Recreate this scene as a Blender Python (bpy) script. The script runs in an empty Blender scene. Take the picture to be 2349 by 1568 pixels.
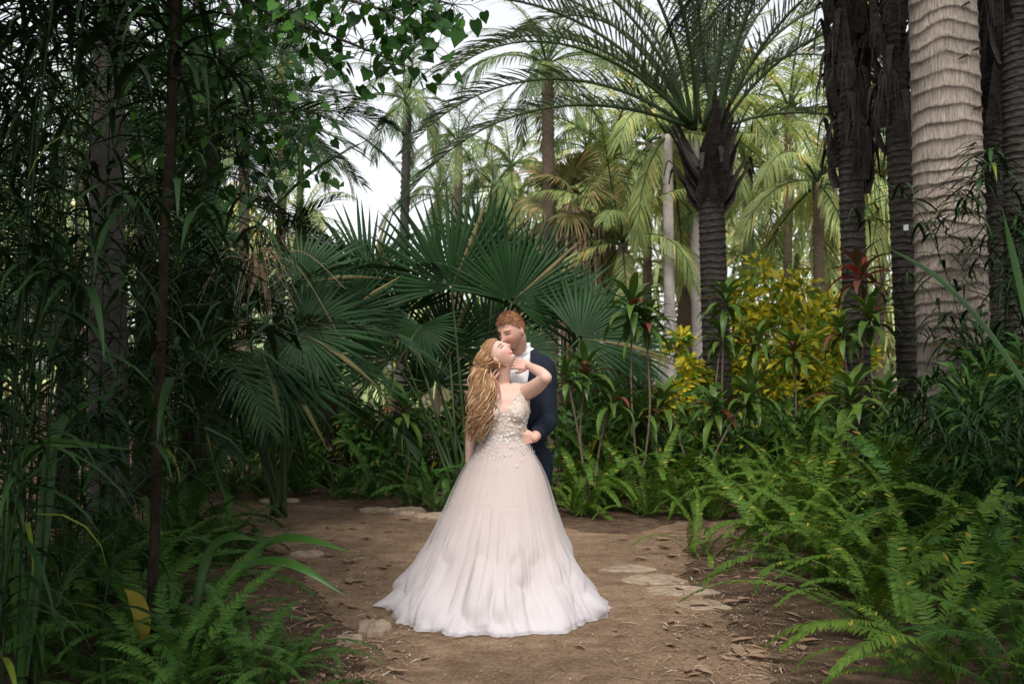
import bpy, math, random
from mathutils import Vector as V, Matrix, noise
from mathutils.geometry import delaunay_2d_cdt
R=random.Random(11); PI=math.pi; rad=math.radians
scene=bpy.context.scene; C=scene.collection
F=2284.; H=1.4; PITCH=rad(1.9); CX,CY=1174.5,784.
COSP,SINP=math.cos(PITCH),math.sin(PITCH)
def at(px,py,D):
    u=(CY-py)/F; x=(px-CX)/F; k=D/(COSP-SINP*u)
    return V((x*k,D,H+(SINP+COSP*u)*k))
def gp(px,py):
    u=(CY-py)/F; x=(px-CX)/F; k=-H/(SINP+COSP*u)
    return V((x*k,(COSP-SINP*u)*k,0))
def gx(px,D): return V(((px-CX)/F*D,D,0))

# ------------------------------------------------------------ mesh helpers
class MB:
    def __init__(s): s.v=[]; s.f=[]; s.m=[]
    def ribbon(s,pts,wid,side,m=0,fold=0.0):
        n=len(pts); b=len(s.v)
        sides=side if isinstance(side,list) else [side]*n
        if fold:
            for i in range(n):
                T=(pts[min(i+1,n-1)]-pts[max(i-1,0)])
                N=T.cross(sides[i]); N.normalize()
                w=sides[i]*wid[i]
                s.v+= [pts[i]-w+N*(wid[i]*fold),pts[i],pts[i]+w+N*(wid[i]*fold)]
            for i in range(n-1):
                a=b+3*i; s.f+=[(a,a+1,a+4,a+3),(a+1,a+2,a+5,a+4)]; s.m+=[m,m]
        else:
            for i in range(n):
                w=sides[i]*wid[i]; s.v+=[pts[i]-w,pts[i]+w]
            for i in range(n-1):
                a=b+2*i; s.f.append((a,a+1,a+3,a+2)); s.m.append(m)
    def tube(s,pts,radii,n=8,m=0,cap=True):
        b=len(s.v); k=len(pts)
        T=(pts[1]-pts[0]).normalized()
        ref=V((0,0,1)) if abs(T.z)<.9 else V((1,0,0))
        U=T.cross(ref).normalized()
        for i in range(k):
            T=(pts[min(i+1,k-1)]-pts[max(i-1,0)]).normalized()
            U=(U-T*U.dot(T)).normalized(); W=T.cross(U)
            for j in range(n):
                a=2*PI*j/n; s.v.append(pts[i]+(U*math.cos(a)+W*math.sin(a))*radii[i])
        for i in range(k-1):
            for j in range(n):
                a=b+i*n+j; c=b+i*n+(j+1)%n
                s.f.append((a,c,c+n,a+n)); s.m.append(m)
        if cap:
            s.f.append(tuple(b+j for j in range(n))[::-1]); s.m.append(m)
            s.f.append(tuple(b+(k-1)*n+j for j in range(n))); s.m.append(m)
    def limb(s,pts,radii,n=16,m=0):
        P,Q=spline(pts,radii,6); s.tube(P,Q,n,m)
        s.ball(pts[0],radii[0]); s.ball(pts[-1],radii[-1])
    def ball(s,c,r,n=12,m=0,M=None):
        if not isinstance(r,(tuple,list)): r=(r,r,r)
        b=len(s.v)
        for i in range(n+1):
            th=PI*i/n
            for j in range(2*n):
                ph=PI*j/n
                p=V((r[0]*math.sin(th)*math.cos(ph),r[1]*math.sin(th)*math.sin(ph),r[2]*math.cos(th)))
                if M: p=M@p
                s.v.append(c+p)
        for i in range(n):
            for j in range(2*n):
                a=b+i*2*n+j; c2=b+i*2*n+(j+1)%(2*n)
                s.f.append((a,a+2*n,c2+2*n,c2)); s.m.append(m)
    def grid(s,fn,nu,nv,closed=True,m=0,keep=None):
        b=len(s.v); cu=nu if closed else nu+1
        for j in range(nv+1):
            for i in range(cu): s.v.append(fn(i/nu,j/nv))
        for j in range(nv):
            for i in range(nu):
                i2=(i+1)%cu
                q=(b+j*cu+i,b+j*cu+i2,b+(j+1)*cu+i2,b+(j+1)*cu+i)
                if keep is None or keep(q,s.v): s.f.append(q); s.m.append(m)
    def mesh(s,name,mats,smooth=True):
        me=bpy.data.meshes.new(name); me.from_pydata([tuple(p) for p in s.v],[],s.f)
        for mt in mats: me.materials.append(mt)
        me.polygons.foreach_set('material_index',s.m)
        if smooth: me.polygons.foreach_set('use_smooth',[True]*len(s.f))
        me.update(); return me
def spline(pts,rr,k):
    P=[];Q=[]; n=len(pts)
    for i in range(n-1):
        p0=pts[max(i-1,0)];p1=pts[i];p2=pts[i+1];p3=pts[min(i+2,n-1)]
        for j in range(k):
            t=j/k
            P.append(.5*((2*p1)+(p2-p0)*t+(2*p0-5*p1+4*p2-p3)*t*t+(3*p1-p0-3*p2+p3)*t**3))
            t2=t*t*(3-2*t); Q.append(rr[i]*(1-t2)+rr[i+1]*t2)
    P.append(pts[-1].copy());Q.append(rr[-1]); return P,Q
def inst(me,name,parent=None,M=None):
    o=bpy.data.objects.new(name,me); C.objects.link(o)
    if parent: o.parent=parent
    if M is not None: o.matrix_local=M
    return o
def tag(o,label,cat,group=None):
    o['label']=label; o['category']=cat
    if group: o['group']=group
    return o
def thing(name,label,cat,loc=(0,0,0),group=None,rz=0):
    o=bpy.data.objects.new(name,None); C.objects.link(o); o.location=loc; o.rotation_euler=(0,0,rz)
    o.empty_display_size=.1
    return tag(o,label,cat,group)
def part(name,mb,mats,parent,smooth=True,local=True):
    if not isinstance(mats,list): mats=[mats]
    if parent is not None and local:
        l=parent.location if parent.parent is None else V((0,0,0))
        for i in range(len(mb.v)): mb.v[i]=V(mb.v[i])-l
    return inst(mb.mesh(name,mats,smooth),name,parent)

# ------------------------------------------------------------ materials
def mat(name):
    m=bpy.data.materials.new(name); m.use_nodes=True; n=m.node_tree.nodes; l=m.node_tree.links
    return m,n,l,n['Principled BSDF'],n['Material Output']
def mixc(n,l,fac,a,b,bt='MIX'):
    x=n.new('ShaderNodeMixRGB'); x.blend_type=bt
    for i,v in ((0,fac),(1,a),(2,b)):
        if hasattr(v,'links'): l.new(v,x.inputs[i])
        elif i==0: x.inputs[0].default_value=v
        else: x.inputs[i].default_value=(*v,1)
    return x.outputs[0]
def math_(n,l,op,a,b=0.):
    x=n.new('ShaderNodeMath'); x.operation=op
    for i,v in ((0,a),(1,b)):
        if hasattr(v,'links'): l.new(v,x.inputs[i])
        else: x.inputs[i].default_value=v
    return x.outputs[0]
def tnoise(n,l,scale,detail=4,vec=(1,1,1),coord='Object',rough=.6):
    tc=n.new('ShaderNodeTexCoord'); mp=n.new('ShaderNodeMapping'); mp.inputs['Scale'].default_value=vec
    l.new(tc.outputs[coord],mp.inputs[0])
    t=n.new('ShaderNodeTexNoise'); t.inputs['Scale'].default_value=scale; t.inputs['Detail'].default_value=detail
    t.inputs['Roughness'].default_value=rough
    l.new(mp.outputs[0],t.inputs['Vector']); return t.outputs['Fac']
def ramp(n,l,fac,stops):
    r=n.new('ShaderNodeValToRGB'); e=r.color_ramp.elements
    while len(e)<len(stops): e.new(.5)
    for x,(p,c) in zip(e,stops): x.position=p; x.color=(*c,1)
    l.new(fac,r.inputs[0]); return r.outputs[0]
def bump(n,l,bs,h,strength=.5,dist=.02):
    b=n.new('ShaderNodeBump'); b.inputs['Strength'].default_value=strength; b.inputs['Distance'].default_value=dist
    l.new(h,b.inputs['Height']); l.new(b.outputs[0],bs.inputs['Normal'])
def foliage(name,c1,c2,c3=None,frac=.05,rough=.42,trans=.25,spec=.2):
    m,n,l,bs,out=mat(name)
    g=n.new('ShaderNodeNewGeometry'); oi=n.new('ShaderNodeObjectInfo')
    isl=g.outputs['Random Per Island']
    f=math_(n,l,'ADD',math_(n,l,'MULTIPLY',isl,.6),math_(n,l,'MULTIPLY',oi.outputs['Random'],.4))
    c=mixc(n,l,f,c1,c2)
    if c3:
        gt=math_(n,l,'GREATER_THAN',isl,1-frac); c=mixc(n,l,gt,c,c3)
    ns=tnoise(n,l,2.5,1,coord='Object')
    c=mixc(n,l,.55,c,ramp(n,l,ns,[(.3,(.45,.45,.45)),(.7,(1.35,1.35,1.35))]),'MULTIPLY')
    l.new(c,bs.inputs['Base Color']); bs.inputs['Roughness'].default_value=rough
    bs.inputs['Specular IOR Level'].default_value=spec
    if trans>0:
        tr=n.new('ShaderNodeBsdfTranslucent'); l.new(mixc(n,l,1,c,(1.5,1.5,.9),'MULTIPLY'),tr.inputs[0])
        mx=n.new('ShaderNodeMixShader'); mx.inputs[0].default_value=trans
        l.new(bs.outputs[0],mx.inputs[1]); l.new(tr.outputs[0],mx.inputs[2]); l.new(mx.outputs[0],out.inputs[0])
    return m
def bark(name,c1,c2,vec=(6,6,1.2),sc=6,rough=.85,bs_=.6,rings=None):
    m,n,l,bs,out=mat(name)
    a=tnoise(n,l,sc,6,vec); b=tnoise(n,l,1.7,3)
    c=ramp(n,l,a,[(.3,c1),(.7,c2)])
    c=mixc(n,l,.6,c,ramp(n,l,b,[(.3,(.5,.5,.5)),(.7,(1.25,1.2,1.15))]),'MULTIPLY')
    l.new(c,bs.inputs['Base Color']); bs.inputs['Roughness'].default_value=rough
    bs.inputs['Specular IOR Level'].default_value=.12
    bump(n,l,bs,a,bs_,.02); return m
def plain(name,c,rough=.6,spec=.3,var=.3,sc=20):
    m,n,l,bs,out=mat(name)
    a=tnoise(n,l,sc,3)
    l.new(mixc(n,l,var,c,ramp(n,l,a,[(.3,(.5*c[0],.5*c[1],.5*c[2])),(.7,tuple(min(1,1.3*q) for q in c))])),bs.inputs['Base Color'])
    bs.inputs['Roughness'].default_value=rough; bs.inputs['Specular IOR Level'].default_value=spec
    return m
G_dark=foliage('leaf_dark',(.009,.026,.009),(.026,.062,.018),(.10,.09,.02),.03,.5,0,.14)
G_bam=foliage('leaf_grass',(.006,.020,.005),(.022,.058,.014),(.10,.13,.015),.025,.45,0,.18)
G_fan=foliage('leaf_fan',(.006,.023,.007),(.018,.050,.014),(.11,.095,.04),.05,.48,0,.13)
G_feath=foliage('leaf_grey_green',(.055,.080,.050),(.115,.150,.095),(.28,.19,.03),.04,.42,.2)
G_deadpalm=foliage('leaf_dark_grey',(.016,.018,.014),(.042,.044,.034),(.10,.08,.06),.08,.6,0,.06)
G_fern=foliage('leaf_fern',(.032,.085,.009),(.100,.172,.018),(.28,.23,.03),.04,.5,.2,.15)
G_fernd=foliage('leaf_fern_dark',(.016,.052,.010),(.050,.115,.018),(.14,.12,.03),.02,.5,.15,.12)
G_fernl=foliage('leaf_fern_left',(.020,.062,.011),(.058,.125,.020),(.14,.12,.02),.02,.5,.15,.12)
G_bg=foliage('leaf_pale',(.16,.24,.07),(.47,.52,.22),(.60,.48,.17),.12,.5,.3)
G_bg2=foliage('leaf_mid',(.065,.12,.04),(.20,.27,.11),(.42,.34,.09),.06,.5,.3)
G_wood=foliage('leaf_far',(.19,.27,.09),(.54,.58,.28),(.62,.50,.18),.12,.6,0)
G_shrub=foliage('leaf_shrub',(.020,.062,.012),(.065,.140,.022),(.18,.18,.02),.06,.45,.12,.15)
G_yel=foliage('leaf_yellow',(.34,.30,.015),(.70,.57,.04),(.10,.20,.02),.36,.45,.2)
G_cord=foliage('leaf_cordyline',(.035,.085,.018),(.10,.155,.028),(.17,.05,.03),.14,.38,.15)
G_cordr=foliage('leaf_cordyline_red',(.05,.06,.025),(.16,.03,.03),(.28,.03,.03),.2,.38,.15)
G_heart=foliage('leaf_heart',(.012,.044,.010),(.038,.115,.018),(.07,.19,.03),.15,.4,.3,.15)
G_blade=foliage('leaf_blade',(.016,.055,.009),(.038,.10,.015),None,0,.35,.15)
G_yblade=foliage('leaf_blade_yellow',(.10,.12,.012),(.30,.22,.03),None,0,.4,.2)
G_dead=foliage('leaf_dead',(.24,.165,.10),(.44,.32,.21),None,0,.7,0,.2)
G_dry=foliage('leaf_half_dry',(.10,.12,.04),(.34,.31,.13),(.38,.26,.13),.25,.6,.2)
B_royal=bark('bark_royal',(.13,.108,.09),(.35,.30,.255),(9,9,1.0),7,.9,.9)
B_dark=bark('bark_dark',(.016,.014,.012),(.075,.066,.058),(3,3,8),5,.9,.9)
B_grey=bark('bark_grey',(.042,.040,.036),(.10,.092,.083),(5,5,2),5)
B_pale=bark('bark_pale',(.42,.38,.37),(.64,.59,.57),(3,3,5),5,.8,.3)
B_brown=bark('bark_brown',(.08,.06,.045),(.20,.155,.115),(3,3,8),6)
B_stem=bark('stem_dark',(.010,.007,.005),(.038,.025,.017),(4,4,2),8)
B_culm=plain('culm_green',(.013,.028,.008),.6,.1)
B_green=plain('stem_green',(.06,.10,.02),.4,.3)
B_pet=plain('petiole_green',(.035,.060,.020),.5,.2)
B_sheath=bark('leaf_sheath',(.013,.011,.010),(.085,.073,.064),(2,2,10),6,.8,.6)

# ------------------------------------------------------------ ground
def ground_mat(name,stops,sc,specks):
    m,n,l,bs,out=mat(name)
    a=tnoise(n,l,sc,8); b=tnoise(n,l,55,4); d=tnoise(n,l,.9,3)
    c=ramp(n,l,a,stops)
    c=mixc(n,l,.6,c,ramp(n,l,b,[(.35,(.5,.5,.5)),(.65,(1.35,1.32,1.28))]),'MULTIPLY')
    c=mixc(n,l,.75,c,ramp(n,l,d,[(.35,(.62,.59,.55)),(.65,(1.25,1.22,1.18))]),'MULTIPLY')
    tc=n.new('ShaderNodeTexCoord'); vo=n.new('ShaderNodeTexVoronoi'); vo.inputs['Scale'].default_value=specks
    l.new(tc.outputs['Object'],vo.inputs['Vector'])
    k=math_(n,l,'LESS_THAN',vo.outputs['Distance'],.15)
    c=mixc(n,l,math_(n,l,'MULTIPLY',k,.5),c,vo.outputs['Color'],'SOFT_LIGHT')
    l.new(c,bs.inputs['Base Color']); bs.inputs['Roughness'].default_value=.95; bs.inputs['Specular IOR Level'].default_value=.08
    hh=math_(n,l,'ADD',a,math_(n,l,'MULTIPLY',b,.45)); bump(n,l,bs,hh,1.,.045)
    return m
M_soil=ground_mat('soil',[(.3,(.066,.044,.029)),(.7,(.165,.115,.078))],9,40)
M_path=ground_mat('path_dirt',[(.3,(.168,.113,.073)),(.72,(.305,.218,.150))],6,30)
g=MB(); g.grid(lambda u,v:V(((u-.5)*240,(v-.5)*240+60,0)),4,4,False)
o=part('ground',g,M_soil,None); o['kind']='structure'
outl=[(870,1600),(800,1470),(735,1370),(670,1290),(550,1220),(330,1195),(150,1190),(150,1150),(520,1146),(790,1166),(930,1185),(1050,1190),(1250,1200),(1330,1222),(1440,1226),(1560,1200),(1640,1186),(1690,1190),(1680,1222),(1580,1262),(1570,1330),(1660,1420),(1750,1500),(1820,1600)]
P=[gp(*q) for q in outl]; P=[V((P[0].x,2.0,0))]+P+[V((P[-1].x,2.0,0))]
pp=[]
for i in range(len(P)):
    a,b=P[i],P[(i+1)%len(P)]; k=max(1,int((b-a).length/.025))
    for j in range(k):
        q=a.lerp(b,j/k); q=q+V((noise.noise(q*2.3)*.10+noise.noise(q*11)*.05+noise.noise(q*37)*.02,noise.noise(q*2.1+V((5,1,3)))*.08+noise.noise(q*12)*.03,0)); pp.append(V((q.x,q.y)))
nn_=len(pp); res=delaunay_2d_cdt(pp,[(i,(i+1)%nn_) for i in range(nn_)],[],1,1e-5)
me=bpy.data.meshes.new('path'); me.from_pydata([(q[0],q[1],.006) for q in res[0]],[],[tuple(f) for f in res[2]]); me.materials.append(M_path)
me.update()
o=inst(me,'path'); o['kind']='structure'

# ------------------------------------------------------------ leaf prototypes
def arc(L,a0,a1,n,pw=1.2):
    p=V((0,0,0)); P=[p.copy()]; T=[]
    for i in range(n):
        a=rad(a0+(a1-a0)*((i+.5)/n)**pw); d=V((math.cos(a),0,math.sin(a))); p=p+d*(L/n); P.append(p.copy()); T.append(d)
    T.append(T[-1]); return P,T
def feather(L,a0,a1,nl,ll,lw,ang=58,vee=25,droop=.35,rr=.016,start=.12,rnd=R,segs=3,pw=1.2,bend=0):
    mb=MB(); n=20; P,T=arc(L,a0,a1,n,pw)
    if bend:
        for i in range(n+1): P[i]=P[i]+V((0,bend*L*(i/n)**2,0))
    mb.tube(P,[rr*(1-.85*i/n) for i in range(n+1)],5,1)
    for i in range(nl):
        for s in (-1,1):
            t=min(.995,start+(1-start)*(i+rnd.random()*.6)/nl); k=int(t*n); fr=t*n-k
            p=P[k].lerp(P[min(k+1,n)],fr); tt=T[min(k,n-1)]; N=V((-tt.z,0,tt.x)); B=V((0,s,0))
            prof=.30+.70*math.sin(PI*min(1,t*.98))**.7
            a=rad(ang*(1-.5*t)+rnd.uniform(-7,7)); v=rad(vee+rnd.uniform(-9,9))
            d=tt*math.cos(a)+(B*math.cos(v)+N*math.sin(v))*math.sin(a); d.normalize()
            l=ll*prof*rnd.uniform(.88,1.08)
            pts=[p+d*(l*q)+V((0,0,-1))*(droop*l*q*q) for q in [j/segs for j in range(segs+1)]]
            w=(tt-d*tt.dot(d)).normalized(); w=(w+N*rnd.uniform(-.35,.35)); w.normalize()
            prf=[.5,1,.75,.05] if segs==3 else [.6,1,.06] if segs==2 else [.5,1,.95,.7,.05]
            mb.ribbon(pts,[lw*q for q in prf],w,0)
    return mb
def fan(Rr,nseg=38,spread=150,droop=.25,rnd=R):
    mb=MB()
    for i in range(nseg):
        th=rad(-spread+2*spread*(i+.5)/nseg+rnd.uniform(-1.2,1.2)); d=V((math.cos(th),math.sin(th),0))
        l=Rr*(1-.30*abs(th)/PI)*rnd.uniform(.85,1.06); sd=V((-math.sin(th),math.cos(th),0))
        half=rad(spread)/nseg
        ts=[.03,.25,.50,.74,.90,1.0]; kick=rnd.uniform(-.12,.16); sk=sd*rnd.uniform(-.05,.05)
        pts=[d*(l*t)+sk*(l*max(0,t-.5)*2)+V((0,0,-1))*(droop*l*max(0,t-.35)**2*1.6+kick*l*max(0,t-.5)-.10*l*t) for t in ts]
        if rnd.random()<.14: pts[4]=pts[4]+V((0,0,-.05*l)); pts[5]=pts[4]+sd*rnd.uniform(-.05,.05)*l+V((0,0,-.12*l))
        wid=[.03*l*half,.25*l*half,.50*l*half*1.02,.50*l*half*.70,.50*l*half*.34,.0012*Rr]
        mb.ribbon(pts,wid,sd,0,fold=-.9)
    return mb
def blade_leaf(mb,base,az,L,a0,a1,w,m=0,n=8,fold=.35,pw=1.3,prof=None):
    P,T=arc(L,a0,a1,n,pw); Rz=Matrix.Rotation(az,3,'Z')
    pts=[base+Rz@p for p in P]; side=Rz@V((0,1,0))
    pr=prof or [min(1,.45+2.2*t)*max(.03,(1-t**2.2)) for t in [i/n for i in range(n+1)]]
    mb.ribbon(pts,[w*q for q in pr],side,m,fold=fold)

FEATHERS={}
def feathers(key,spec,L,nl,ll,lw,mats,**kw):
    FEATHERS[key]=[(feather(L,a0,a1,nl,ll,lw,**kw).mesh(key,mats),a0) for a0,a1 in spec]
feathers('tri',[(84,45),(78,10),(70,-15),(58,-30),(40,-50),(20,-60)],4.2,66,.56,.0125,[G_feath,B_pet],vee=36,droop=.30,rr=.030)
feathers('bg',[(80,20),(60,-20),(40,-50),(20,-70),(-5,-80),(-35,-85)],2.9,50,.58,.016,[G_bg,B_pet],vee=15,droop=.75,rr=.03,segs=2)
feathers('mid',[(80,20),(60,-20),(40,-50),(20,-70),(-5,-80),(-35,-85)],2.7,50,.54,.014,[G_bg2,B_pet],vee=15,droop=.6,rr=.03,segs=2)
feathers('dark',[(75,25),(55,-10),(35,-35),(15,-45),(-5,-50)],2.6,74,.50,.0085,[G_dark,B_pet],vee=20,droop=.3,rr=.018,segs=2)
feathers('topdark',[(60,-20),(35,-50),(10,-70),(-20,-80)],3.2,52,.6,.012,[G_deadpalm,B_sheath],vee=10,droop=.7,rr=.028,segs=2)
fr_spec=[(84,20),(80,-10),(68,-40),(54,-50),(36,-45),(74,-60)]
def fernset(key,mats,L,nl,ll,lw): FEATHERS[key]=[(feather(L,a0,a1,nl,ll,lw,ang=82,vee=-4,droop=.15,rr=.0035,start=.06,segs=2,pw=1.4,bend=R.uniform(-.2,.2)).mesh(key,mats),a0) for a0,a1 in fr_spec]
fernset('fern',[G_fern,B_green],1.0,58,.064,.0072)
fernset('fernd',[G_fernd,B_green],.85,48,.064,.0075)
fernset('fernl',[G_fernl,B_green],.85,48,.064,.0075)

def palm(name,label,cat,group,px,D,cpx,cpy,rb,rt,key,nfr,tm,scale=1.,ring=.1,amp=.012,els=None,seed=0):
    rn=random.Random(seed+int(px)); base=gx(px,D); top=at(cpx,cpy,D)
    t=thing(name,label,cat,base,group)
    mb=MB(); L=(top-base).length; n=max(8,int(L/ring*2.0)); pts=[];rr=[]
    for i in range(n+1):
        q=i/n; pts.append(base.lerp(top,q)); r=rb+(rt-rb)*q
        rr.append(r+(amp if i%2==0 else -amp*.5)+rn.uniform(-.3,.3)*amp)
    mb.tube(pts,rr,16); part('trunk',mb,tm,t)
    fs=FEATHERS[key]
    for i in range(nfr):
        k=els[i%len(els)] if els else int(i/nfr*len(fs))
        az=i*2.39996+rn.uniform(-.25,.25); s=scale*rn.uniform(.85,1.12)
        M=Matrix.Translation(top-base)@Matrix.Rotation(az,4,'Z')@Matrix.Rotation(rad(rn.uniform(-8,8)),4,'Y')@Matrix.Rotation(rad(rn.uniform(-12,12)),4,'X')@Matrix.Scale(s,4)
        inst(fs[k][0],'frond',t,M)
    return t,top

# ------------------------------------------------------------ big trunks at right
def ringed_trunk(base,top,rb,rt,step,amp,tm,t,rn,n=40,wob=.02):
    mb=MB(); L=(top-base).length
    cuts=[0.]
    while cuts[-1]<L: cuts.append(cuts[-1]+step*rn.uniform(.75,1.25))
    zs=[]
    for a,b in zip(cuts,cuts[1:]):
        zs+= [(a,amp*1.0),(a+.12*(b-a),amp*.95),(a+.3*(b-a),amp*.15),(a+.65*(b-a),-.1*amp),(b-.04*(b-a),amp*.1)]
    X=(top-base).normalized(); U=V((1,0,0)); U=(U-X*U.dot(X)).normalized(); W=X.cross(U)
    nv=len(zs)-1
    def fn(u,v):
        z,am=zs[round(v*nv)]; q=min(1,z/L); a=u*2*PI
        r=rb+(rt-rb)*q+am*(.7+.6*noise.noise(V((math.cos(a)*2,math.sin(a)*2,z*3))))
        zz=z+wob*noise.noise(V((math.cos(a)*1.3,math.sin(a)*1.3,z*1.4)))*2+wob*.4*noise.noise(V((math.cos(a)*6,math.sin(a)*6,z*5)))
        return base+X*zz+(U*math.cos(a)+W*math.sin(a))*r
    mb.grid(fn,n,nv); return part('trunk',mb,tm,t)
rn=random.Random(3)
b=gx(2195,9.0); t=thing('palm_tree','thick pale ringed palm trunk, widest trunk at the right','palm',b)
ringed_trunk(b,at(2148,-420,9.0),.32,.275,.13,.014,B_royal,t,rn,64,.03)
for i in range(7):
    z=rn.uniform(1.7,4.6); a=rn.uniform(-2.2,-.9); q=b.lerp(at(2148,-420,9.0),z/6.4)
    mb=MB(); r=.305; c=q+V((math.cos(a)*r,math.sin(a)*r,0)); sd=V((-math.sin(a),math.cos(a),0)); o_=V((math.cos(a),math.sin(a),0)); w=rn.uniform(.6,1.2)
    mb.ribbon([c-sd*.07*w+V((0,0,-.02)),c-sd*.02*w+o_*.02,c+sd*.03*w+o_*.025+V((0,0,.02)),c+sd*.08*w+o_*.005],[.003,.013,.011,.002],V((0,0,1)))
    part('bark_scar',mb,B_stem,t)
crown=at(2148,-420,9.0)
for i in range(6):
    inst(FEATHERS['topdark'][i%2][0],'frond',t,Matrix.Translation(crown-b)@Matrix.Rotation(i*2.4,4,'Z')@Matrix.Scale(1.1,4))
def dark_palm(label,px,D,cpx,cpy,rb,rt,nb,bract0,seed,frn=6,long=1.):
    rn=random.Random(seed); base=gx(px,D); top=at(cpx,cpy,D)
    t=thing('palm_tree',label,'palm',base); ringed_trunk(base,top,rb,rt,.075,.012,B_dark,t,rn,28,.01)
    mb=MB()
    for i in range(nb):
        q=bract0+(1-bract0)*i/nb; c=base.lerp(top,q); az=i*2.4+rn.uniform(-.3,.3); r=rb+(rt-rb)*q
        o_=V((math.cos(az),math.sin(az),0)); sd=V((-math.sin(az),math.cos(az),0))
        l=rn.uniform(.5,.9)*long; e=.72
        pts=[c+o_*(r*.8),c+o_*(r+.05*e)+V((0,0,.25*l)),c+o_*(r+.10*e)+V((0,0,.55*l)),c+o_*(r+.20*e)+V((0,0,.78*l)),c+o_*(r+.30*e)+V((0,0,.62*l)),c+o_*(r+.33*e)+V((0,0,.2*l))]
        if rn.random()<.45: pts[3]=c+o_*(r+.16*e)+V((0,0,.9*l)); pts[4]=c+o_*(r+.2*e)+V((0,0,1.2*l)); pts[5]=c+o_*(r+.22*e)+V((0,0,1.5*l))
        P,Q=spline(pts,[.12,.11,.08,.05,.032,.007],3)
        mb.ribbon(P,Q,sd,0,fold=-.5)
        for k in range(7):
            q0=c+o_*(r+.12)+sd*rn.uniform(-.1,.1)+V((0,0,.4*l)); dd=o_*rn.uniform(.05,.25)+sd*rn.uniform(-.25,.25)
            mb.ribbon([q0,q0+dd*.6+V((0,0,-.1)),q0+dd+V((0,0,-rn.uniform(.3,.7)))],[.006,.005,.002],sd)
    part('leaf_sheath',mb,B_sheath,t)
    for i in range(frn):
        inst(FEATHERS['topdark'][rn.randrange(3)][0],'frond',t,Matrix.Translation(top-base)@Matrix.Rotation(i*2.4+rn.random(),4,'Z')@Matrix.Scale(rn.uniform(.7,1),4))
    return t,top
dark_palm('dark ringed palm just left of the thick pale trunk, white tag on it',2100,10.2,2040,-120,.135,.12,24,.62,5)
dark_palm('dark ringed palm with shaggy sheaths, second dark trunk from the pale one',1975,11,1935,-60,.145,.12,32,.58,6,9)
dark_palm('black palm trunk right behind the thick pale trunk',2285,11,2262,-150,.13,.12,20,.62,7,5)
dark_palm('dark palm trunk at the right edge of the photo',2345,10,2330,-250,.16,.15,14,.7,8,5)
q=at(2064,527,10.2); mb=MB(); yq=q.y-.165
mb.v=[V((q.x+dx,yq+dy,q.z+dz)) for dx,dy,dz in [(-.025,0,-.03),(.025,0,-.03),(.025,0,.03),(-.025,0,.03),(-.025,.003,-.03),(.025,.003,-.03),(.025,.003,.03),(-.025,.003,.03)]]
mb.f=[(0,1,2,3),(7,6,5,4),(0,4,5,1),(1,5,6,2),(2,6,7,3),(3,7,4,0)]; mb.m=[0]*6
tag(part('plant_tag',mb,plain('tag_white',(.6,.6,.6)),None,False),'small white plant tag fixed to the dark palm trunk','tag')

# triangle palm in the middle right
base=gx(1652,13); top=at(1620,300,13)
t=thing('palm_tree','grey green palm with long arching fronds and triangular dark leaf bases','palm',base)
ringed_trunk(base,at(1630,430,13),.185,.165,.09,.012,B_dark,t,random.Random(9),30,.012)
mb=MB(); rn=random.Random(4); c0=at(1632,485,13)
for i in range(27):
    q=i/27; az=(i%3)*2*PI/3+PI/6+rn.uniform(-.45,.45); o_=V((math.cos(az),math.sin(az),0)); sd=V((-math.sin(az),math.cos(az),0))
    c=c0.lerp(top,q*.62); l=.72*rn.uniform(.85,1.1)
    pts=[c+o_*.08,c+o_*.20+V((0,0,.25*l)),c+o_*.32+V((0,0,.55*l)),c+o_*.45+V((0,0,.9*l)),c+o_*.58+V((0,0,1.2*l))]
    if i<7: pts[3]=c+o_*.55+V((0,0,.62)); pts[4]=c+o_*.62+V((0,0,.40))
    P,Q=spline(pts,[.15,.15,.085,.035,.020],3); mb.ribbon(P,Q,sd,0,fold=-.45)
part('leaf_sheath',mb,B_sheath,t)
tri=FEATHERS['tri']
for az,k,s in [(180,5,1.05),(168,4,1.1),(190,3,1.15),(176,2,1.15),(160,3,1),(200,1,1.1),(150,1,1.1),(210,4,.95),(120,0,1),(90,1,1),(60,0,1),(20,1,1.05),(10,2,1.05),(-15,3,1),(35,3,.95),(-35,2,1),(-60,1,1),(-100,0,1),(-140,1,1),(130,2,1),(75,2,1),(-75,0,1),(-165,2,1.1),(0,5,.75),(-120,2,.9)]:
    o_=V((math.cos(rad(az)),math.sin(rad(az)),0))
    M=Matrix.Translation(top-base+o_*.22+V((0,0,.05)))@Matrix.Rotation(rad(az+rn.uniform(-5,5)),4,'Z')@Matrix.Rotation(rad(rn.uniform(-14,14)),4,'X')@Matrix.Scale(s*rn.uniform(.92,1.05),4)
    inst(tri[k][0],'frond',t,M)

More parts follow.
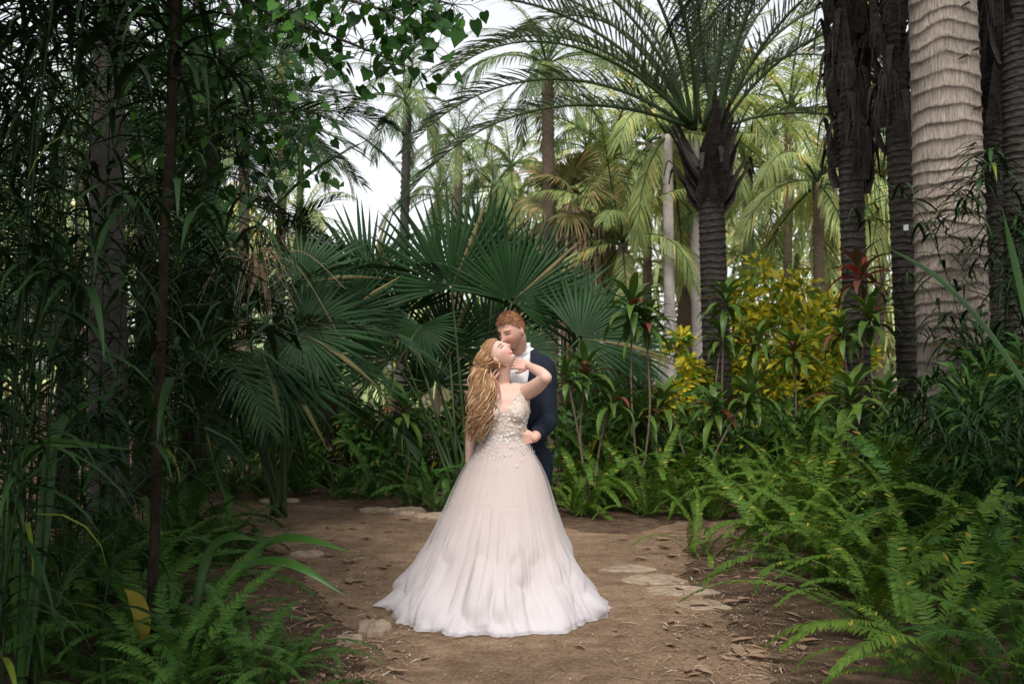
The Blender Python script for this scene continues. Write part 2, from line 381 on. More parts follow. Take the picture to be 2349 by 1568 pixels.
# ------------------------------------------------------------ background palms
gB='palms growing in the bright background'
palm('palm_tree','slender grey palm trunk left of the centre gap in the trees','palm',None,915,17,935,230,.10,.07,'mid',20,B_grey,.52)
palm('palm_tree','thin green stemmed palm left of the white sky gap','palm',None,683,15,690,330,.06,.05,'mid',16,B_green,.42)
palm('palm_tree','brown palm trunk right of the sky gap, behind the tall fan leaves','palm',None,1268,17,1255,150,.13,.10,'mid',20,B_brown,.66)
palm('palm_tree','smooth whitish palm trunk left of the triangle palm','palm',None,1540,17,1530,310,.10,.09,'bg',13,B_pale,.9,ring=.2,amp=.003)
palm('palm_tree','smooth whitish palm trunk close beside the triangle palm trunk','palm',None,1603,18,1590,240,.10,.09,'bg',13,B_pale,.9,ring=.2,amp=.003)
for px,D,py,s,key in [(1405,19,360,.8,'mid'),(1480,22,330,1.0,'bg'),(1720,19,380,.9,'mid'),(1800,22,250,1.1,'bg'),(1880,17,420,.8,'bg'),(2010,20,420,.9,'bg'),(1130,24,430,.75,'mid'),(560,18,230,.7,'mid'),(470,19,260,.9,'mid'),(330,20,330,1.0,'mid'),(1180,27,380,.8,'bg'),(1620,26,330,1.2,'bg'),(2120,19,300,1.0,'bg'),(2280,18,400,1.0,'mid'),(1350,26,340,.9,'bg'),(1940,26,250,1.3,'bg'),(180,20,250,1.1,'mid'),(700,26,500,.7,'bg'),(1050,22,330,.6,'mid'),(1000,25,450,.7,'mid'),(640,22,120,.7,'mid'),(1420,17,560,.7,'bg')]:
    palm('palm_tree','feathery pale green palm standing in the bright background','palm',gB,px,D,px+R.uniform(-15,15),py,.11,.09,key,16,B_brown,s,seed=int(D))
FANM=[f.mesh('fan_leaf',[G_fan]) for f in (fan(1.0,40,108,.06),fan(1.0,40,118,.35),fan(1.0,42,120,.02))]
FANB=[fan(1.0,34,130,.9).mesh('fan_leaf',[G_dry])]
def aim(loc,xdir,ndir,s):
    X=xdir.normalized(); Z=(ndir-X*ndir.dot(X)).normalized(); Y=Z.cross(X)
    M=Matrix((X,Y,Z)).transposed().to_4x4(); M.translation=loc; return M@Matrix.Scale(s,4)
def px_x(px,D): return (px-CX)/F*D
def skirt_palm(label,px,D,py,pyb,s,seed):
    rn=random.Random(seed); base=gx(px,D); top=at(px,py,D); t=thing('fan_palm',label,'palm',base)
    mb=MB(); mb.tube([base,base.lerp(top,.5),top],[.2,.18,.16],12); part('trunk',mb,B_brown,t)
    for i in range(18):
        az=i*2.4; el=rad(70-115*i/18); d=V((math.cos(az)*math.cos(el),math.sin(az)*math.cos(el),math.sin(el)))
        inst(FANB[0],'fan_leaf',t,aim(top-base+d*.6*s,d,V((0,0,1))+d*.2+V((0,-.5,0)),.62*s))
    mb=MB(); zb=at(px,pyb,D).z
    for i in range(520):
        az=rn.uniform(0,2*PI); z0=top.z-rn.random()*(top.z-zb)*.75; o_=V((math.cos(az),math.sin(az),0)); r0=.15;r1=rn.uniform(.30,.70)*s
        l=rn.uniform(.6,1.1); c=V((px_x(px,D),D,z0))
        mb.ribbon([c+o_*r0,c+o_*r1+V((0,0,-.25)),c+o_*(r1*1.05)+V((0,0,-.25-l))],[.016,.024,.006],V((-o_.y,o_.x,0)))
    part('dead_skirt',mb,G_dead,t)
skirt_palm('fan palm with a hanging skirt of dry tan leaves in the background',1310,17.5,470,760,1.0,1)
skirt_palm('pale dead leaf skirt palm close behind the whitish trunks',1575,20,330,640,.7,2)

# far wood
mb=MB(); rn=random.Random(21)
for i in range(640):
    D=rn.uniform(25,40); x=rn.uniform(-.62,.62)*D; px=x/D*F+CX
    hmax=(5.6+1.5*noise.noise(V((x*.12,0,3)))+ (2.0 if px>1100 else 0)- (1.6 if 720<px<960 else 0)+(1.6 if px<600 else 0))*D/32
    c=V((x,D,rn.uniform(.0,1)**.8*hmax)); s=rn.uniform(.7,1.6)
    for k in range(18):
        az=rn.uniform(0,2*PI); el=rn.uniform(-.4,1.2); o_=V((math.cos(az)*math.cos(el),math.sin(az)*math.cos(el),math.sin(el)))
        l=s*rn.uniform(.6,1.2); sd=V((-math.sin(az),math.cos(az),0))
        mb.ribbon([c,c+o_*l*.5,c+o_*l*.9+V((0,0,-.25*l)),c+o_*l*1.05+V((0,0,-.8*l))],[.02,.06,.055,.01],(sd+V((0,0,rn.uniform(-.8,.8)))).normalized())
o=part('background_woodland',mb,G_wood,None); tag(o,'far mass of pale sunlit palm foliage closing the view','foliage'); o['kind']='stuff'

# ------------------------------------------------------------ big fan-leaved palm behind the couple
def fan_plant(label,px,D,leaves,seed,mats=FANM):
    rn=random.Random(seed); base=gx(px,D); t=thing('fan_palm',label,'palm',base)
    for (hx,hy,dD,r,ang,tilt,k) in leaves:
        h=at(hx,hy,D+dD); a=rad(ang)
        X=V((math.cos(a),rn.uniform(-.25,.15),math.sin(a))); N=V((rn.uniform(-.7,.7),-1,tilt))
        inst(mats[k],'fan_leaf',t,aim(h-base,X,N,r/F*(D+dD)))
        b0=base+V((rn.uniform(-.12,.12),rn.uniform(-.1,.1),.1)); md=b0.lerp(h,.55)+V((0,0,.12))
        mb=MB(); Pq,Q=spline([b0,md,h],[.022,.016,.011],6); mb.tube(Pq,Q,6); part('petiole',mb,B_pet,t)
    return t
fan_plant('large dark green fan palm spreading its pleated leaves behind the couple',1060,11.6,[
 (1035,660,0,250,92,-.1,0),(850,650,.3,205,112,-.1,2),(1175,690,.1,230,66,-.2,0),(965,745,-.6,135,262,.3,1),(920,720,.5,205,128,-.1,0),
 (1330,775,-.2,230,14,.3,1),(1290,730,.4,185,48,.2,1),(1110,610,.8,190,80,-.2,2),(1190,800,-.1,130,-15,.5,1),(1215,660,.7,160,55,-.1,2),(1420,800,.3,160,10,.4,1),
 (1030,800,.6,190,95,.0,2),(900,820,.7,180,120,.1,0),(1120,790,.9,190,75,.0,0),(1000,880,.9,170,100,.1,1)],5)
fan_plant('dark fan palm with drooping leaves at left behind the bride',640,9.2,[
 (690,760,-.2,230,-8,.4,1),(600,800,-.3,220,-42,.4,1),(560,700,.2,200,125,.1,2),(690,650,.3,190,32,.3,1),(650,860,-.3,210,-28,.5,1),(540,850,-.2,200,-95,.4,1),(480,760,0,210,170,.4,1),(440,590,.4,230,50,.8,2),(790,720,.5,180,70,.0,2)],6)
palm('palm_clump','low dark feather palm at left, fronds reaching out to the right','palm',None,430,8.6,450,840,.09,.08,'dark',26,B_stem,.85,seed=2)
palm('palm_clump','low dark feather palm far left behind the grey trunk','palm',None,150,9.5,160,800,.12,.10,'dark',20,B_stem,1.15,seed=3)
palm('palm_tree','dark feather palm rising behind the left thicket','palm',None,330,11,340,420,.12,.10,'dark',22,B_stem,1.1,seed=4)
palm('palm_tree','dark feather palm with its crown high among the left branches','palm',None,480,12,490,250,.10,.09,'dark',20,B_stem,.9,seed=9)
palm('palm_clump','low dark feather palm between the two fan palms','palm',None,760,12.5,750,800,.10,.10,'dark',22,B_stem,.85,seed=5)
base=gx(560,8.0); t=thing('dry_flower_stalk','dry bleached palm flower stalk bending in front of the left fan palm','flower stalk',base)
DF=7.0
mb=MB(); Pq,Q=spline([base,at(400,760,8.0),at(500,690,7.5),at(585,590,DF)],[.018,.014,.012,.010],8); mb.tube(Pq,Q,6); part('stalk',mb,B_pet,t)
mb=MB(); rn=random.Random(8)
for i in range(30):
    p0=at(585+rn.uniform(-8,8),590+rn.uniform(-8,20),DF); e=at(585+rn.gauss(30,70),690+rn.uniform(-60,90),DF+rn.uniform(-.3,.3)); m_=p0.lerp(e,.5)+V((0,0,rn.uniform(.08,.25)))
    Pq,Q=spline([p0,m_,e],[.0030,.0025,.0015],5); mb.tube(Pq,Q,4)
for i in range(6):
    p0=at(585,580,DF); e=p0+V((rn.uniform(-.10,.10),rn.uniform(-.1,.1),-rn.uniform(.15,.35))); mb.ribbon([p0,p0.lerp(e,.5)+V((.03,0,0)),e],[.010,.016,.004],V((1,.3,0)).normalized(),fold=.5)
part('dry_strands',mb,G_dead,t)

# ------------------------------------------------------------ ferns
def fern(px,D,n,s,key,label,group,seed):
    rn=random.Random(seed*77+int(px)); base=gx(px,D); t=thing('fern',label,'fern',base,group)
    fs=FEATHERS[key]
    for i in range(n):
        az=i*2.4+rn.uniform(-.6,.6); sc=s*rn.uniform(.5,1.2)
        M=Matrix.Translation(V((rn.uniform(-.1,.1),rn.uniform(-.1,.1),0)))@Matrix.Rotation(az,4,'Z')@Matrix.Rotation(rad(rn.uniform(-18,18)),4,'X')@Matrix.Rotation(rad(rn.uniform(-12,12)),4,'Y')@Matrix.Scale(sc,4)
        inst(fs[rn.randrange(len(fs))][0],'frond',t,M)
for i,(px,D,s) in enumerate([(2150,4.5,1),(2330,4.4,1),(2010,5.3,.95),(2220,5.4,1.1),(2080,6.1,1.2),(2330,6.1,1.25),(1900,6.5,1.0),(2400,5.2,1),(2000,7.1,1.25),(2190,7.2,1.4),(1860,7.9,1.2),(2050,8.1,1.35),(2260,8.0,1.5),(1960,6.3,.9),(1790,7.2,.9),(2130,7.8,1.4),(1920,8.4,1.3)]):
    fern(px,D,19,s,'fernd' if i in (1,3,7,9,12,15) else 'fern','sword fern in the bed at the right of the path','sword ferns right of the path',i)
fern(1605,7.7,14,.55,'fern','small fern standing alone at the right edge of the path',None,40)
for i,(px,D,s) in enumerate([(1750,9,1.1),(1930,9,1.2),(1620,9.6,1),(1480,9.9,1),(1335,9.9,.95),(1400,10.4,1),(1550,10.8,1.1),(1700,10.4,1.1),(1860,10.2,1.1),(1270,10.6,1),(2060,9.4,1.2),(1800,9.6,1.1),(1560,9.9,1)]):
    fern(px,D,20,s,'fern','green sword fern in the bed behind the couple at right','sword ferns behind the couple at right',i+50)
for i,(px,D,s) in enumerate([(950,10.6,.85),(1010,10.2,.9),(860,11.2,.9),(780,11.3,.8),(690,11.6,.9),(600,11.5,.9),(1080,10.8,.9),(520,11.2,1),(920,11.8,1),(740,12.4,1),(440,10.8,1)]):
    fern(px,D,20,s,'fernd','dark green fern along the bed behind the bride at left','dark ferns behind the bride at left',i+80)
for i,(px,D,s) in enumerate([(470,4.6,.85),(270,4.4,.95),(390,5.3,.9),(110,4.7,1),(620,4.25,.55),(30,5.4,1),(200,5.6,1),(540,4.2,.75),(400,4.1,.8),(300,5.0,.9),(660,4.7,.5)]):
    fern(px,D,22,s,'fernl','green sword fern in the lower left corner','sword ferns in the lower left',i+110)
for i,(px,D,s) in enumerate([(430,7.3,1.1),(340,7.0,1.1),(260,6.6,1.1),(520,7.4,.8),(440,8.2,1.1)]):
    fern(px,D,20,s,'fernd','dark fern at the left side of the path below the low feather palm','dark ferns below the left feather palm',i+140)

# ------------------------------------------------------------ shrubs
def shrub_mesh(n,w,h,ll,lw,mat_,seed,nc=26,z0=.25):
    rn=random.Random(seed); mb=MB(); cl=[]
    for i in range(nc):
        a=rn.uniform(0,2*PI); r=rn.random()**.5*w; cl.append(V((r*math.cos(a),r*math.sin(a),h*(z0+(1-z0)*rn.random())*(1-.35*(r/w)**2))))
    for i in range(n):
        c=rn.choice(cl); d=V((rn.gauss(0,1),rn.gauss(0,1),rn.gauss(.4,.8))).normalized()
        p=c+d*rn.uniform(.02,.30*w); p.z=max(.03,p.z); l=ll*rn.uniform(.6,1.2)
        sd=d.cross(V((rn.uniform(-1,1),rn.uniform(-1,1),rn.uniform(-.3,1)))).normalized()
        mb.ribbon([p,p+d*l*.5+V((0,0,.0)),p+d*l+V((0,0,-.3*l))],[lw*.25,lw,lw*.05],sd)
    return mb.mesh('foliage',[mat_])
def stem_mesh(w,h,seed):
    rn=random.Random(seed); mb=MB()
    for i in range(9):
        a=rn.uniform(0,2*PI); e=V((w*.7*math.cos(a),w*.7*math.sin(a),h*rn.uniform(.6,.95)))
        P_,Q=spline([V((0,0,0)),e*.5+V((0,0,.1)),e],[.012,.009,.004],4); mb.tube(P_,Q,5)
    return mb.mesh('stem',[B_brown])
SH=[shrub_mesh(900,.55,1.,.14,.024,G_shrub,i) for i in range(3)]
SHS=[stem_mesh(.55,1.,i) for i in range(3)]
def shrub(px,D,h,wd,label,group,k,meshes=SH,stems=SHS,sh=None):
    t=thing('shrub',label,'shrub',gx(px,D),group,rz=R.uniform(0,6))
    S=Matrix.Diagonal((wd,wd,h,1)); inst(meshes[k%len(meshes)],'foliage',t,S if sh is None else sh); inst(stems[k%len(stems)],'stem',t,S)
for i,(px,D,h,w) in enumerate([(1300,11.2,1.2,1),(1480,11.5,1.25,1),(1620,12,1.3,1),(1750,12.5,1.3,1.1),(1880,12,1.3,1),(2000,11.5,1.4,1),(2120,10.5,1.2,1),(2250,10,1.6,1),(1400,12.5,1.5,1.1),(1550,13,1.2,1),(1690,11.2,1.1,.9),(1820,11.2,1.1,.9),(2330,9.2,1.8,1)]):
    shrub(px,D,h,w,'leafy green shrub in the right hand bed among the ferns','green shrubs in the right bed',i)
for i,(px,D,h,w) in enumerate([(560,12.5,.95,1),(680,12.8,1,1),(800,12.5,1,1),(900,12.4,1.15,1),(1000,12.5,1.1,1),(620,14,1.4,1.2),(760,14,1.3,1.2),(440,12.5,1.2,1),(1110,12.6,1.3,1)]):
    shrub(px,D,h,w,'low green shrub behind the path at the left of the couple','low shrubs behind the path at left',i)
G_shd=foliage('leaf_shrub_dark',(.014,.046,.010),(.045,.10,.018),(.14,.13,.02),.04,.5,0,.1)
SHD=[shrub_mesh(1100,.55,1.,.20,.013,G_shd,40+i) for i in range(2)]
for i,(px,D,h,w) in enumerate([(2320,7.2,1.5,1),(2180,8.4,1.35,1),(2290,8.3,1.6,1)]):
    shrub(px,D,h,w,'dark narrow leaved shrub crowding the foot of the thick pale trunk','dark shrubs below the pale trunk',i,SHD)
YB=[shrub_mesh(5200,.90,3.0,.15,.030,G_yel,20,54,.32),shrub_mesh(3000,.62,2.7,.15,.030,G_yel,21,36,.35),shrub_mesh(2200,.36,1.9,.14,.028,G_yel,22,34,.2)]
I4=Matrix.Identity(4)
shrub(1800,14.0,2.6,1.2,'tall golden yellow croton bush right of the triangle palm',None,0,YB,sh=I4)
shrub(1893,14.8,2.3,1.0,'golden yellow croton bush close to the dark palm trunks',None,1,YB,sh=I4)
shrub(1570,12.4,1.6,.5,'small bright yellow croton left of the triangle palm trunk',None,2,YB,sh=I4)

# ------------------------------------------------------------ cordylines
def rosette(mat_,seed,n=26,L=.55,w=.046):
    rn=random.Random(seed); mb=MB()
    for i in range(n):
        q=i/n; a0=78-85*q+rn.uniform(-10,10)
        blade_leaf(mb,V((0,0,-.16*q)),i*2.4+rn.uniform(-.2,.2),L*rn.uniform(.7,1.1),a0,a0-75-20*q,w,0,6,.3,1.1,[.28,.65,1,.98,.75,.42,.04])
    return mb.mesh('leaf_rosette',[mat_])
ROS=[rosette(G_cord,i) for i in range(3)]; ROSR=[rosette(G_cordr,9,22,.5,.04)]
def cordyline(label,group,heads,D,seed,red=False):
    rn=random.Random(seed); px0=sum(h[0] for h in heads)/len(heads); base=gx(px0,D); t=thing('cordyline',label,'cordyline',base,group)
    for (px,py,s) in heads:
        hp=at(px,py+18,D+rn.uniform(-.2,.2)); mb=MB(); b0=base+V((rn.uniform(-.06,.06),rn.uniform(-.06,.06),0))
        P_,Q=spline([b0,b0.lerp(hp,.5)+V((rn.uniform(-.12,.12),0,0)),hp],[.014,.011,.009],6); mb.tube(P_,Q,7); part('stem',mb,B_brown,t)
        inst((ROSR if red else ROS)[rn.randrange(1 if red else 3)],'leaf_rosette',t,Matrix.Translation(hp-base)@Matrix.Rotation(rn.uniform(0,6),4,'Z')@Matrix.Rotation(rn.uniform(-.25,.25),4,'X')@Matrix.Scale(s,4))
cordyline('tall cordyline with red tinged leaves above the right end of the fan palm',None,[(1450,680,1.0),(1480,720,.8)],10.4,1)
cordyline('cordyline with broad green leaves right beside the groom',None,[(1345,830,.9),(1300,840,.65),(1400,890,.8)],10.1,2)
cordyline('red leaved cordyline in front of the dark palm trunk',None,[(1972,605,1.0)],10.2,3,True)
cordyline('cordyline below the red one, leaves green and drooping',None,[(1995,700,.9),(1930,740,.7)],10.0,4)
cordyline('cordyline before the golden croton bush',None,[(1820,780,.8),(1740,760,.75)],11.5,5)
cordyline('cordyline beside the triangle palm trunk',None,[(1665,665,.9),(1655,750,.85)],11.8,6)
cordyline('cordyline low among ferns below the dark trunks',None,[(1955,880,1.0),(2030,890,.9)],9.8,7)
cordyline('cordyline low before the small yellow croton',None,[(1520,900,.85),(1640,910,.85)],11,8)
cordyline('small low cordyline behind the bride at left',None,[(925,915,.9)],11.2,9)
cordyline('low cordyline between groom and yellow croton',None,[(1470,930,.9),(1720,880,.9)],10.8,10)

# ------------------------------------------------------------ tall grass / bamboo thicket
def culm(h,lean,seed,nl,mat_):
    rn=random.Random(seed); sm=MB(); lm=MB()
    pts=[V((0,0,0)),V((lean*.15,0,h*.35)),V((lean*.5,rn.uniform(-.1,.1),h*.72)),V((lean*1.2,rn.uniform(-.2,.2),h*.98)),V((lean*2.0,rn.uniform(-.2,.2),h*.90))]
    P_,Q=spline(pts,[.0055,.005,.004,.003,.0015],7); sm.tube(P_,Q,5)
    for i in range(nl):
        t=.05+.95*rn.random()**.9; k=min(int(t*(len(P_)-1)),len(P_)-2); p=P_[k].lerp(P_[k+1],rn.random())
        blade_leaf(lm,p,rn.uniform(0,2*PI),rn.uniform(.25,.65),rn.uniform(0,70),rn.uniform(-85,-35),rn.uniform(.008,.022),0,5,.25,.9)
    return sm.mesh('stem',[B_culm]),lm.mesh('leaves',[mat_])
CUL=[culm(h,l,i,62,G_bam) for i,(h,l) in enumerate([(3.6,.35),(3.0,.5),(4.2,.3),(2.2,.45),(1.5,.4)])]
def thicket(px,D,n,label,group,seed,ks=(0,1,2,3,4),rad_=.4,s=1.):
    rn=random.Random(seed); t=thing('bamboo_clump',label,'bamboo',gx(px,D),group)
    for i in range(n):
        k=rn.choice(ks); a=rn.uniform(0,2*PI); r=rad_*rn.random()**.5
        M=Matrix.Translation(V((r*math.cos(a),r*math.sin(a),0)))@Matrix.Rotation(a+rn.uniform(-.8,.8),4,'Z')@Matrix.Scale(s*rn.uniform(.85,1.12),4)
        st=inst(CUL[k][0],'stem',t,M); inst(CUL[k][1],'leaves',st)
for i,(px,D,n,ks) in enumerate([(-160,3.7,10,(0,1,2,3)),(20,4.3,11,(0,1,2,3,4)),(-60,5.0,12,(0,1,2,2)),(110,5.4,9,(0,1,3,4)),(40,6.3,11,(0,2,2)),(120,7.6,9,(0,1,2)),(-180,5.6,9,(0,2)),(-200,4.5,8,(0,2)),(360,8.0,6,(3,3,4)),(300,8.6,8,(0,1,2)),(230,6.4,5,(0,2,3))]):
    thicket(px,D,n,'dark bamboo like grass clump in the thicket at the left edge','bamboo grass clumps at left',i,ks)
for i,(px,D,n,ks) in enumerate([(2370,6.6,8,(1,3,4)),(2330,7.8,8,(1,3,4)),(2440,7.6,10,(0,1)),(2260,6.6,4,(4,4,4))]):
    thicket(px,D,n,'narrow leaved grass clump at the right edge below the palms','grass clumps at right',i+30,ks,.3,.85)

D=4.5; base=gx(336,D); t=thing('sapling','thin straight dark stem rising bare through the left thicket','sapling',base)
mb=MB(); P_,Q=spline([base,at(347,1400,D),at(362,1000,D),at(378,560,D),at(398,150,D),at(402,-200,D)],[.022,.023,.023,.020,.018,.015],8); mb.tube(P_,Q,10); part('stem',mb,B_stem,t)
mb=MB(); rn=random.Random(5); tp=at(402,-200,D)
for i in range(60): blade_leaf(mb,tp+V((0,0,rn.uniform(-.9,.3))),rn.uniform(0,6.28),rn.uniform(.4,.95),rn.uniform(0,50),-85,rn.uniform(.010,.022),0,6,.25,.9)
part('leaves',mb,G_bam,t)

# heart leaved tree
def heart(mb,p,d,n_,s):
    X=d.normalized(); Z=(n_-X*n_.dot(X)).normalized(); Y=Z.cross(X); b=len(mb.v)
    for x,y,z in [(0,0,0),(-.12,.28,.03),(.12,.46,.06),(.5,.42,.05),(.85,.16,-.02),(1.1,0,-.1),(.85,-.16,-.02),(.5,-.42,.05),(.12,-.46,.06),(-.12,-.28,.03),(.45,0,-.04)]:
        mb.v.append(p+(X*x+Y*y+Z*z)*s)
    for i in range(10): mb.f.append((b+10,b+i,b+(i+1)%10)); mb.m.append(0)
base=gx(255,7.2); t=thing('broadleaf_tree','grey trunked tree at left whose heart leaved branches hang across the top','tree',base)
mb=MB(); P_,Q=spline([base,at(250,900,7.2),at(245,400,7.2),at(262,-100,7.1),at(300,-500,6.6)],[.16,.135,.12,.11,.09],8); mb.tube(P_,Q,16); part('trunk',mb,B_grey,t)
rn=random.Random(14)
for pts,nl,spr,ls in [([(290,-420,6.6),(430,-120,5.2),(600,20,4.8),(780,90,4.7),(965,165,4.7)],110,.13,1),([(290,-420,6.6),(520,-150,5),(720,-30,4.6),(890,30,4.5),(985,110,4.5)],95,.12,1),([(290,-420,6.6),(480,-60,5.6),(580,120,5.5),(630,240,5.5),(700,370,5.6)],110,.16,.75),([(290,-420,6.6),(420,-60,5.9),(500,100,5.9),(520,260,6),(560,400,6)],170,.26,.9),([(290,-420,6.6),(640,-250,5.0),(800,-90,4.9),(930,-20,4.9),(1040,10,5)],90,.12,1),([(290,-420,6.6),(420,-200,6.4),(520,-60,6.4),(620,60,6.4),(720,150,6.5)],130,.22,.8),([(290,-420,6.6),(340,-150,5.6),(380,30,5.6),(420,180,5.6),(430,330,5.7)],170,.28,.9)]:
    W=[at(*q) for q in pts]; mb=MB(); P_,Q=spline(W,[.04,.02,.012,.007,.003],8); mb.tube(P_,Q,6); br=part('branch',mb,B_grey,t)
    lm=MB(); n=len(P_)
    for i in range(nl):
        u=rn.uniform(.38,1); k=min(int(u*(n-1)),n-2); p=P_[k].lerp(P_[k+1],rn.random())
        off=V((rn.gauss(0,spr),rn.gauss(0,spr),rn.gauss(-.03,spr*.7))); q=p+off
        lm.tube([p,p.lerp(q,.6)+V((0,0,.02)),q],[.0025,.002,.0015],4)
        heart(lm,q,V((rn.gauss(0,.5),rn.gauss(0,.5),-rn.uniform(.2,1))),V((rn.gauss(0,.6),-rn.uniform(0,1),rn.uniform(.1,1))),rn.uniform(.05,.09)*ls)
    for j in range(len(lm.v)): lm.v[j]=lm.v[j]-base
    part('leaves',lm,G_heart,br,local=False)

# unseen trees added out of view to darken the sides and foreground
def added_shade_tree(label,foot,blobs,seed):
    rn=random.Random(seed); base=V(foot); t=thing('added_shade_tree',label,'tree',base); c=V(blobs[0][0])
    mb=MB(); P_,Q=spline([base,base.lerp(c,.4)+V((base.x-c.x,0,0))*.3,c],[.2,.16,.09],8); mb.tube(P_,Q,12)
    for i in range(9):
        a=i*.7; rx,ry=blobs[0][1][:2]; e=c+V((rx*.8*math.cos(a),ry*.8*math.sin(a),rn.uniform(-.2,.4))); Pq,Qq=spline([P_[-6],c.lerp(e,.5)+V((0,0,.2)),e],[.06,.035,.01],6); mb.tube(Pq,Qq,6)
    for cc,rr_,nn in blobs[1:]:  # boughs to the extra leaf masses added to shade the near path
        e=V(cc); Pq,Qq=spline([P_[-3],c.lerp(e,.5)+V((0,0,.25)),e],[.06,.04,.01],6); mb.tube(Pq,Qq,6)
    part('trunk',mb,B_grey,t); mb=MB()
    for cc,rr_,nlv in blobs:
        for i in range(nlv):
            while True:
                q=V((rn.uniform(-1,1),rn.uniform(-1,1),rn.uniform(-1,1)))
                if q.length<1: break
            p=V(cc)+V((q.x*rr_[0],q.y*rr_[1],q.z*rr_[2])); d=V((rn.gauss(0,1),rn.gauss(0,1),rn.gauss(-.2,.5))).normalized(); sd=d.cross(V((rn.gauss(0,.4),rn.gauss(0,.4),1))).normalized(); l=rn.uniform(.16,.30)
            mb.ribbon([p,p+d*l*.5,p+d*l+V((0,0,-.15*l))],[.02,l*.30,.006],sd)
    part('crown',mb,G_shrub,t)
added_shade_tree('unseen tree added out of view to shade the left side of the path',(-5.0,-.6,0),[((-3.3,1.9,4.8),(2.3,2.8,.9),1900),((-.4,-.7,4.9),(1.5,1.1,.5),460)],1)
added_shade_tree('unseen tree added out of view to shade the right side of the path',(5.4,-.6,0),[((3.5,1.5,4.9),(2.2,2.6,.9),2100),((1.2,-.9,4.9),(1.3,1.0,.5),360)],2)

def strap(label,px,D,leaves,w,m=None):
    base=gx(px,D); t=thing('strap_leaf_plant',label,'plant',base)
    for pts in leaves:
        W=[base+V((0,0,.05))]+[at(*q) for q in pts]; n=len(W)
        P_,Q=spline(W,[w*.4]+[w]*(n-2)+[w*.06],7); mb=MB()
        sd=[]
        for i in range(len(P_)):
            T=P_[min(i+1,len(P_)-1)]-P_[max(i-1,0)]; s_=T.cross(V((.2,-.75,.65))).normalized(); sd.append(s_)
        mb.ribbon(P_,Q,sd,0,fold=.3); part('leaf',mb,m or G_blade,t)
strap('broad arching strap leaves over the lower left fern',440,4.9,[[(560,1290,4.8),(660,1230,4.7),(820,1270,4.6)],[(520,1320,4.7),(650,1285,4.5),(800,1370,4.4)],[(470,1290,5),(520,1230,5.0),(600,1240,5.0)]],.024)
strap('long single bright blade arching in from the right edge',2560,5.2,[[(2440,1050,5),(2300,800,5),(2160,640,5),(2020,560,5)],[(2470,1000,5.1),(2380,800,5.2),(2330,600,5.3),(2300,480,5.4)]],.024)
strap('yellowing broad leaf standing in the lower left corner',310,4.4,[[(325,1440,4.4),(315,1380,4.4),(285,1350,4.35)]],.035,G_yblade)
strap('dark broad leaves rising at the far left near the camera',60,4.2,[[(40,1350,4.2),(20,1150,4.2),(90,1020,4.3),(300,1030,4.4)],[(100,1200,4.4),(130,980,4.5),(250,900,4.5)]],.030)

# ------------------------------------------------------------ litter, stones
M_dry=foliage('dry_leaf',(.15,.09,.055),(.33,.225,.15),(.42,.33,.26),.2,.75,0,.15)
M_stone=bark('stone',(.21,.155,.105),(.40,.32,.24),(3,3,3),4,.9,.7)
def dryleaf(seed):
    rn=random.Random(seed); mb=MB(); n=7; L=rn.uniform(.09,.16); c=rn.uniform(.1,.6)
    pts=[V(((i/n-.5)*L,math.sin(i*.9+seed)*.006,.008+.02*c*((i/n-.5)*2)**2+.006*rn.random())) for i in range(n+1)]
    mb.ribbon(pts,[L*.21*q*rn.uniform(.85,1.1) for q in (.06,.6,.95,1,.9,.75,.4,.03)],V((0,1,0)),0,fold=rn.uniform(.15,.7)*rn.choice((1,1,-.2)))
    return mb.mesh('dry_leaf',[M_dry])
DL=[dryleaf(i) for i in range(8)]
rn=random.Random(33); spots=[(905,1515),(975,1515),(835,1345),(890,1300),(1540,1280),(1600,1260),(1650,1290),(1550,1320),(1470,1285),(1620,1440),(1690,1500),(1860,1480),(1960,1520),(1900,1530),(1260,1260),(1210,1200),(800,1340),(860,1420),(700,1250),(760,1210),(1330,1490),(1430,1240),(1520,1240)]
for i in range(110):
    if rn.random()<.5: spots.append((rn.gauss(1650,110),rn.uniform(1230,1560)))
    else: spots.append((rn.gauss(795,85),rn.uniform(1190,1560)))
for (px,py) in spots:
    p=gp(px,py); o=inst(rn.choice(DL),'dry_leaf'); o.location=(p.x,p.y,.006); o.rotation_euler=(rn.uniform(-.1,.1),rn.uniform(-.1,.1),rn.uniform(0,6.28))
    s=rn.uniform(.4,1.05); o.scale=(s,s*rn.uniform(.7,1.1),s); tag(o,'dry curled brown leaf lying on the ground along the dirt path','leaf','dry leaves along the path')
mb=MB()
for i in range(5200):
    if rn.random()<.75:
        p=gp(rn.choice((rn.gauss(770,115),rn.gauss(1680,120))),1150+420*rn.random())
    else: p=gp(rn.uniform(600,1800),1150+420*rn.random())
    a=rn.uniform(0,6.28); l=rn.choice((.006,.008,.012,.018,.025,.05))*rn.uniform(.6,1.4); d=V((math.cos(a),math.sin(a),rn.uniform(-.1,.1))); w=rn.uniform(.001,.005)
    p.z=.012; mb.ribbon([p-d*l,p+V((0,0,.006)),p+d*l],[w*.4,w,w*.4],V((-d.y,d.x,rn.uniform(-.4,.4))).normalized())
o=part('leaf_litter',mb,M_dry,None); tag(o,'scattered twigs and leaf crumbs along the path edges','litter'); o['kind']='stuff'
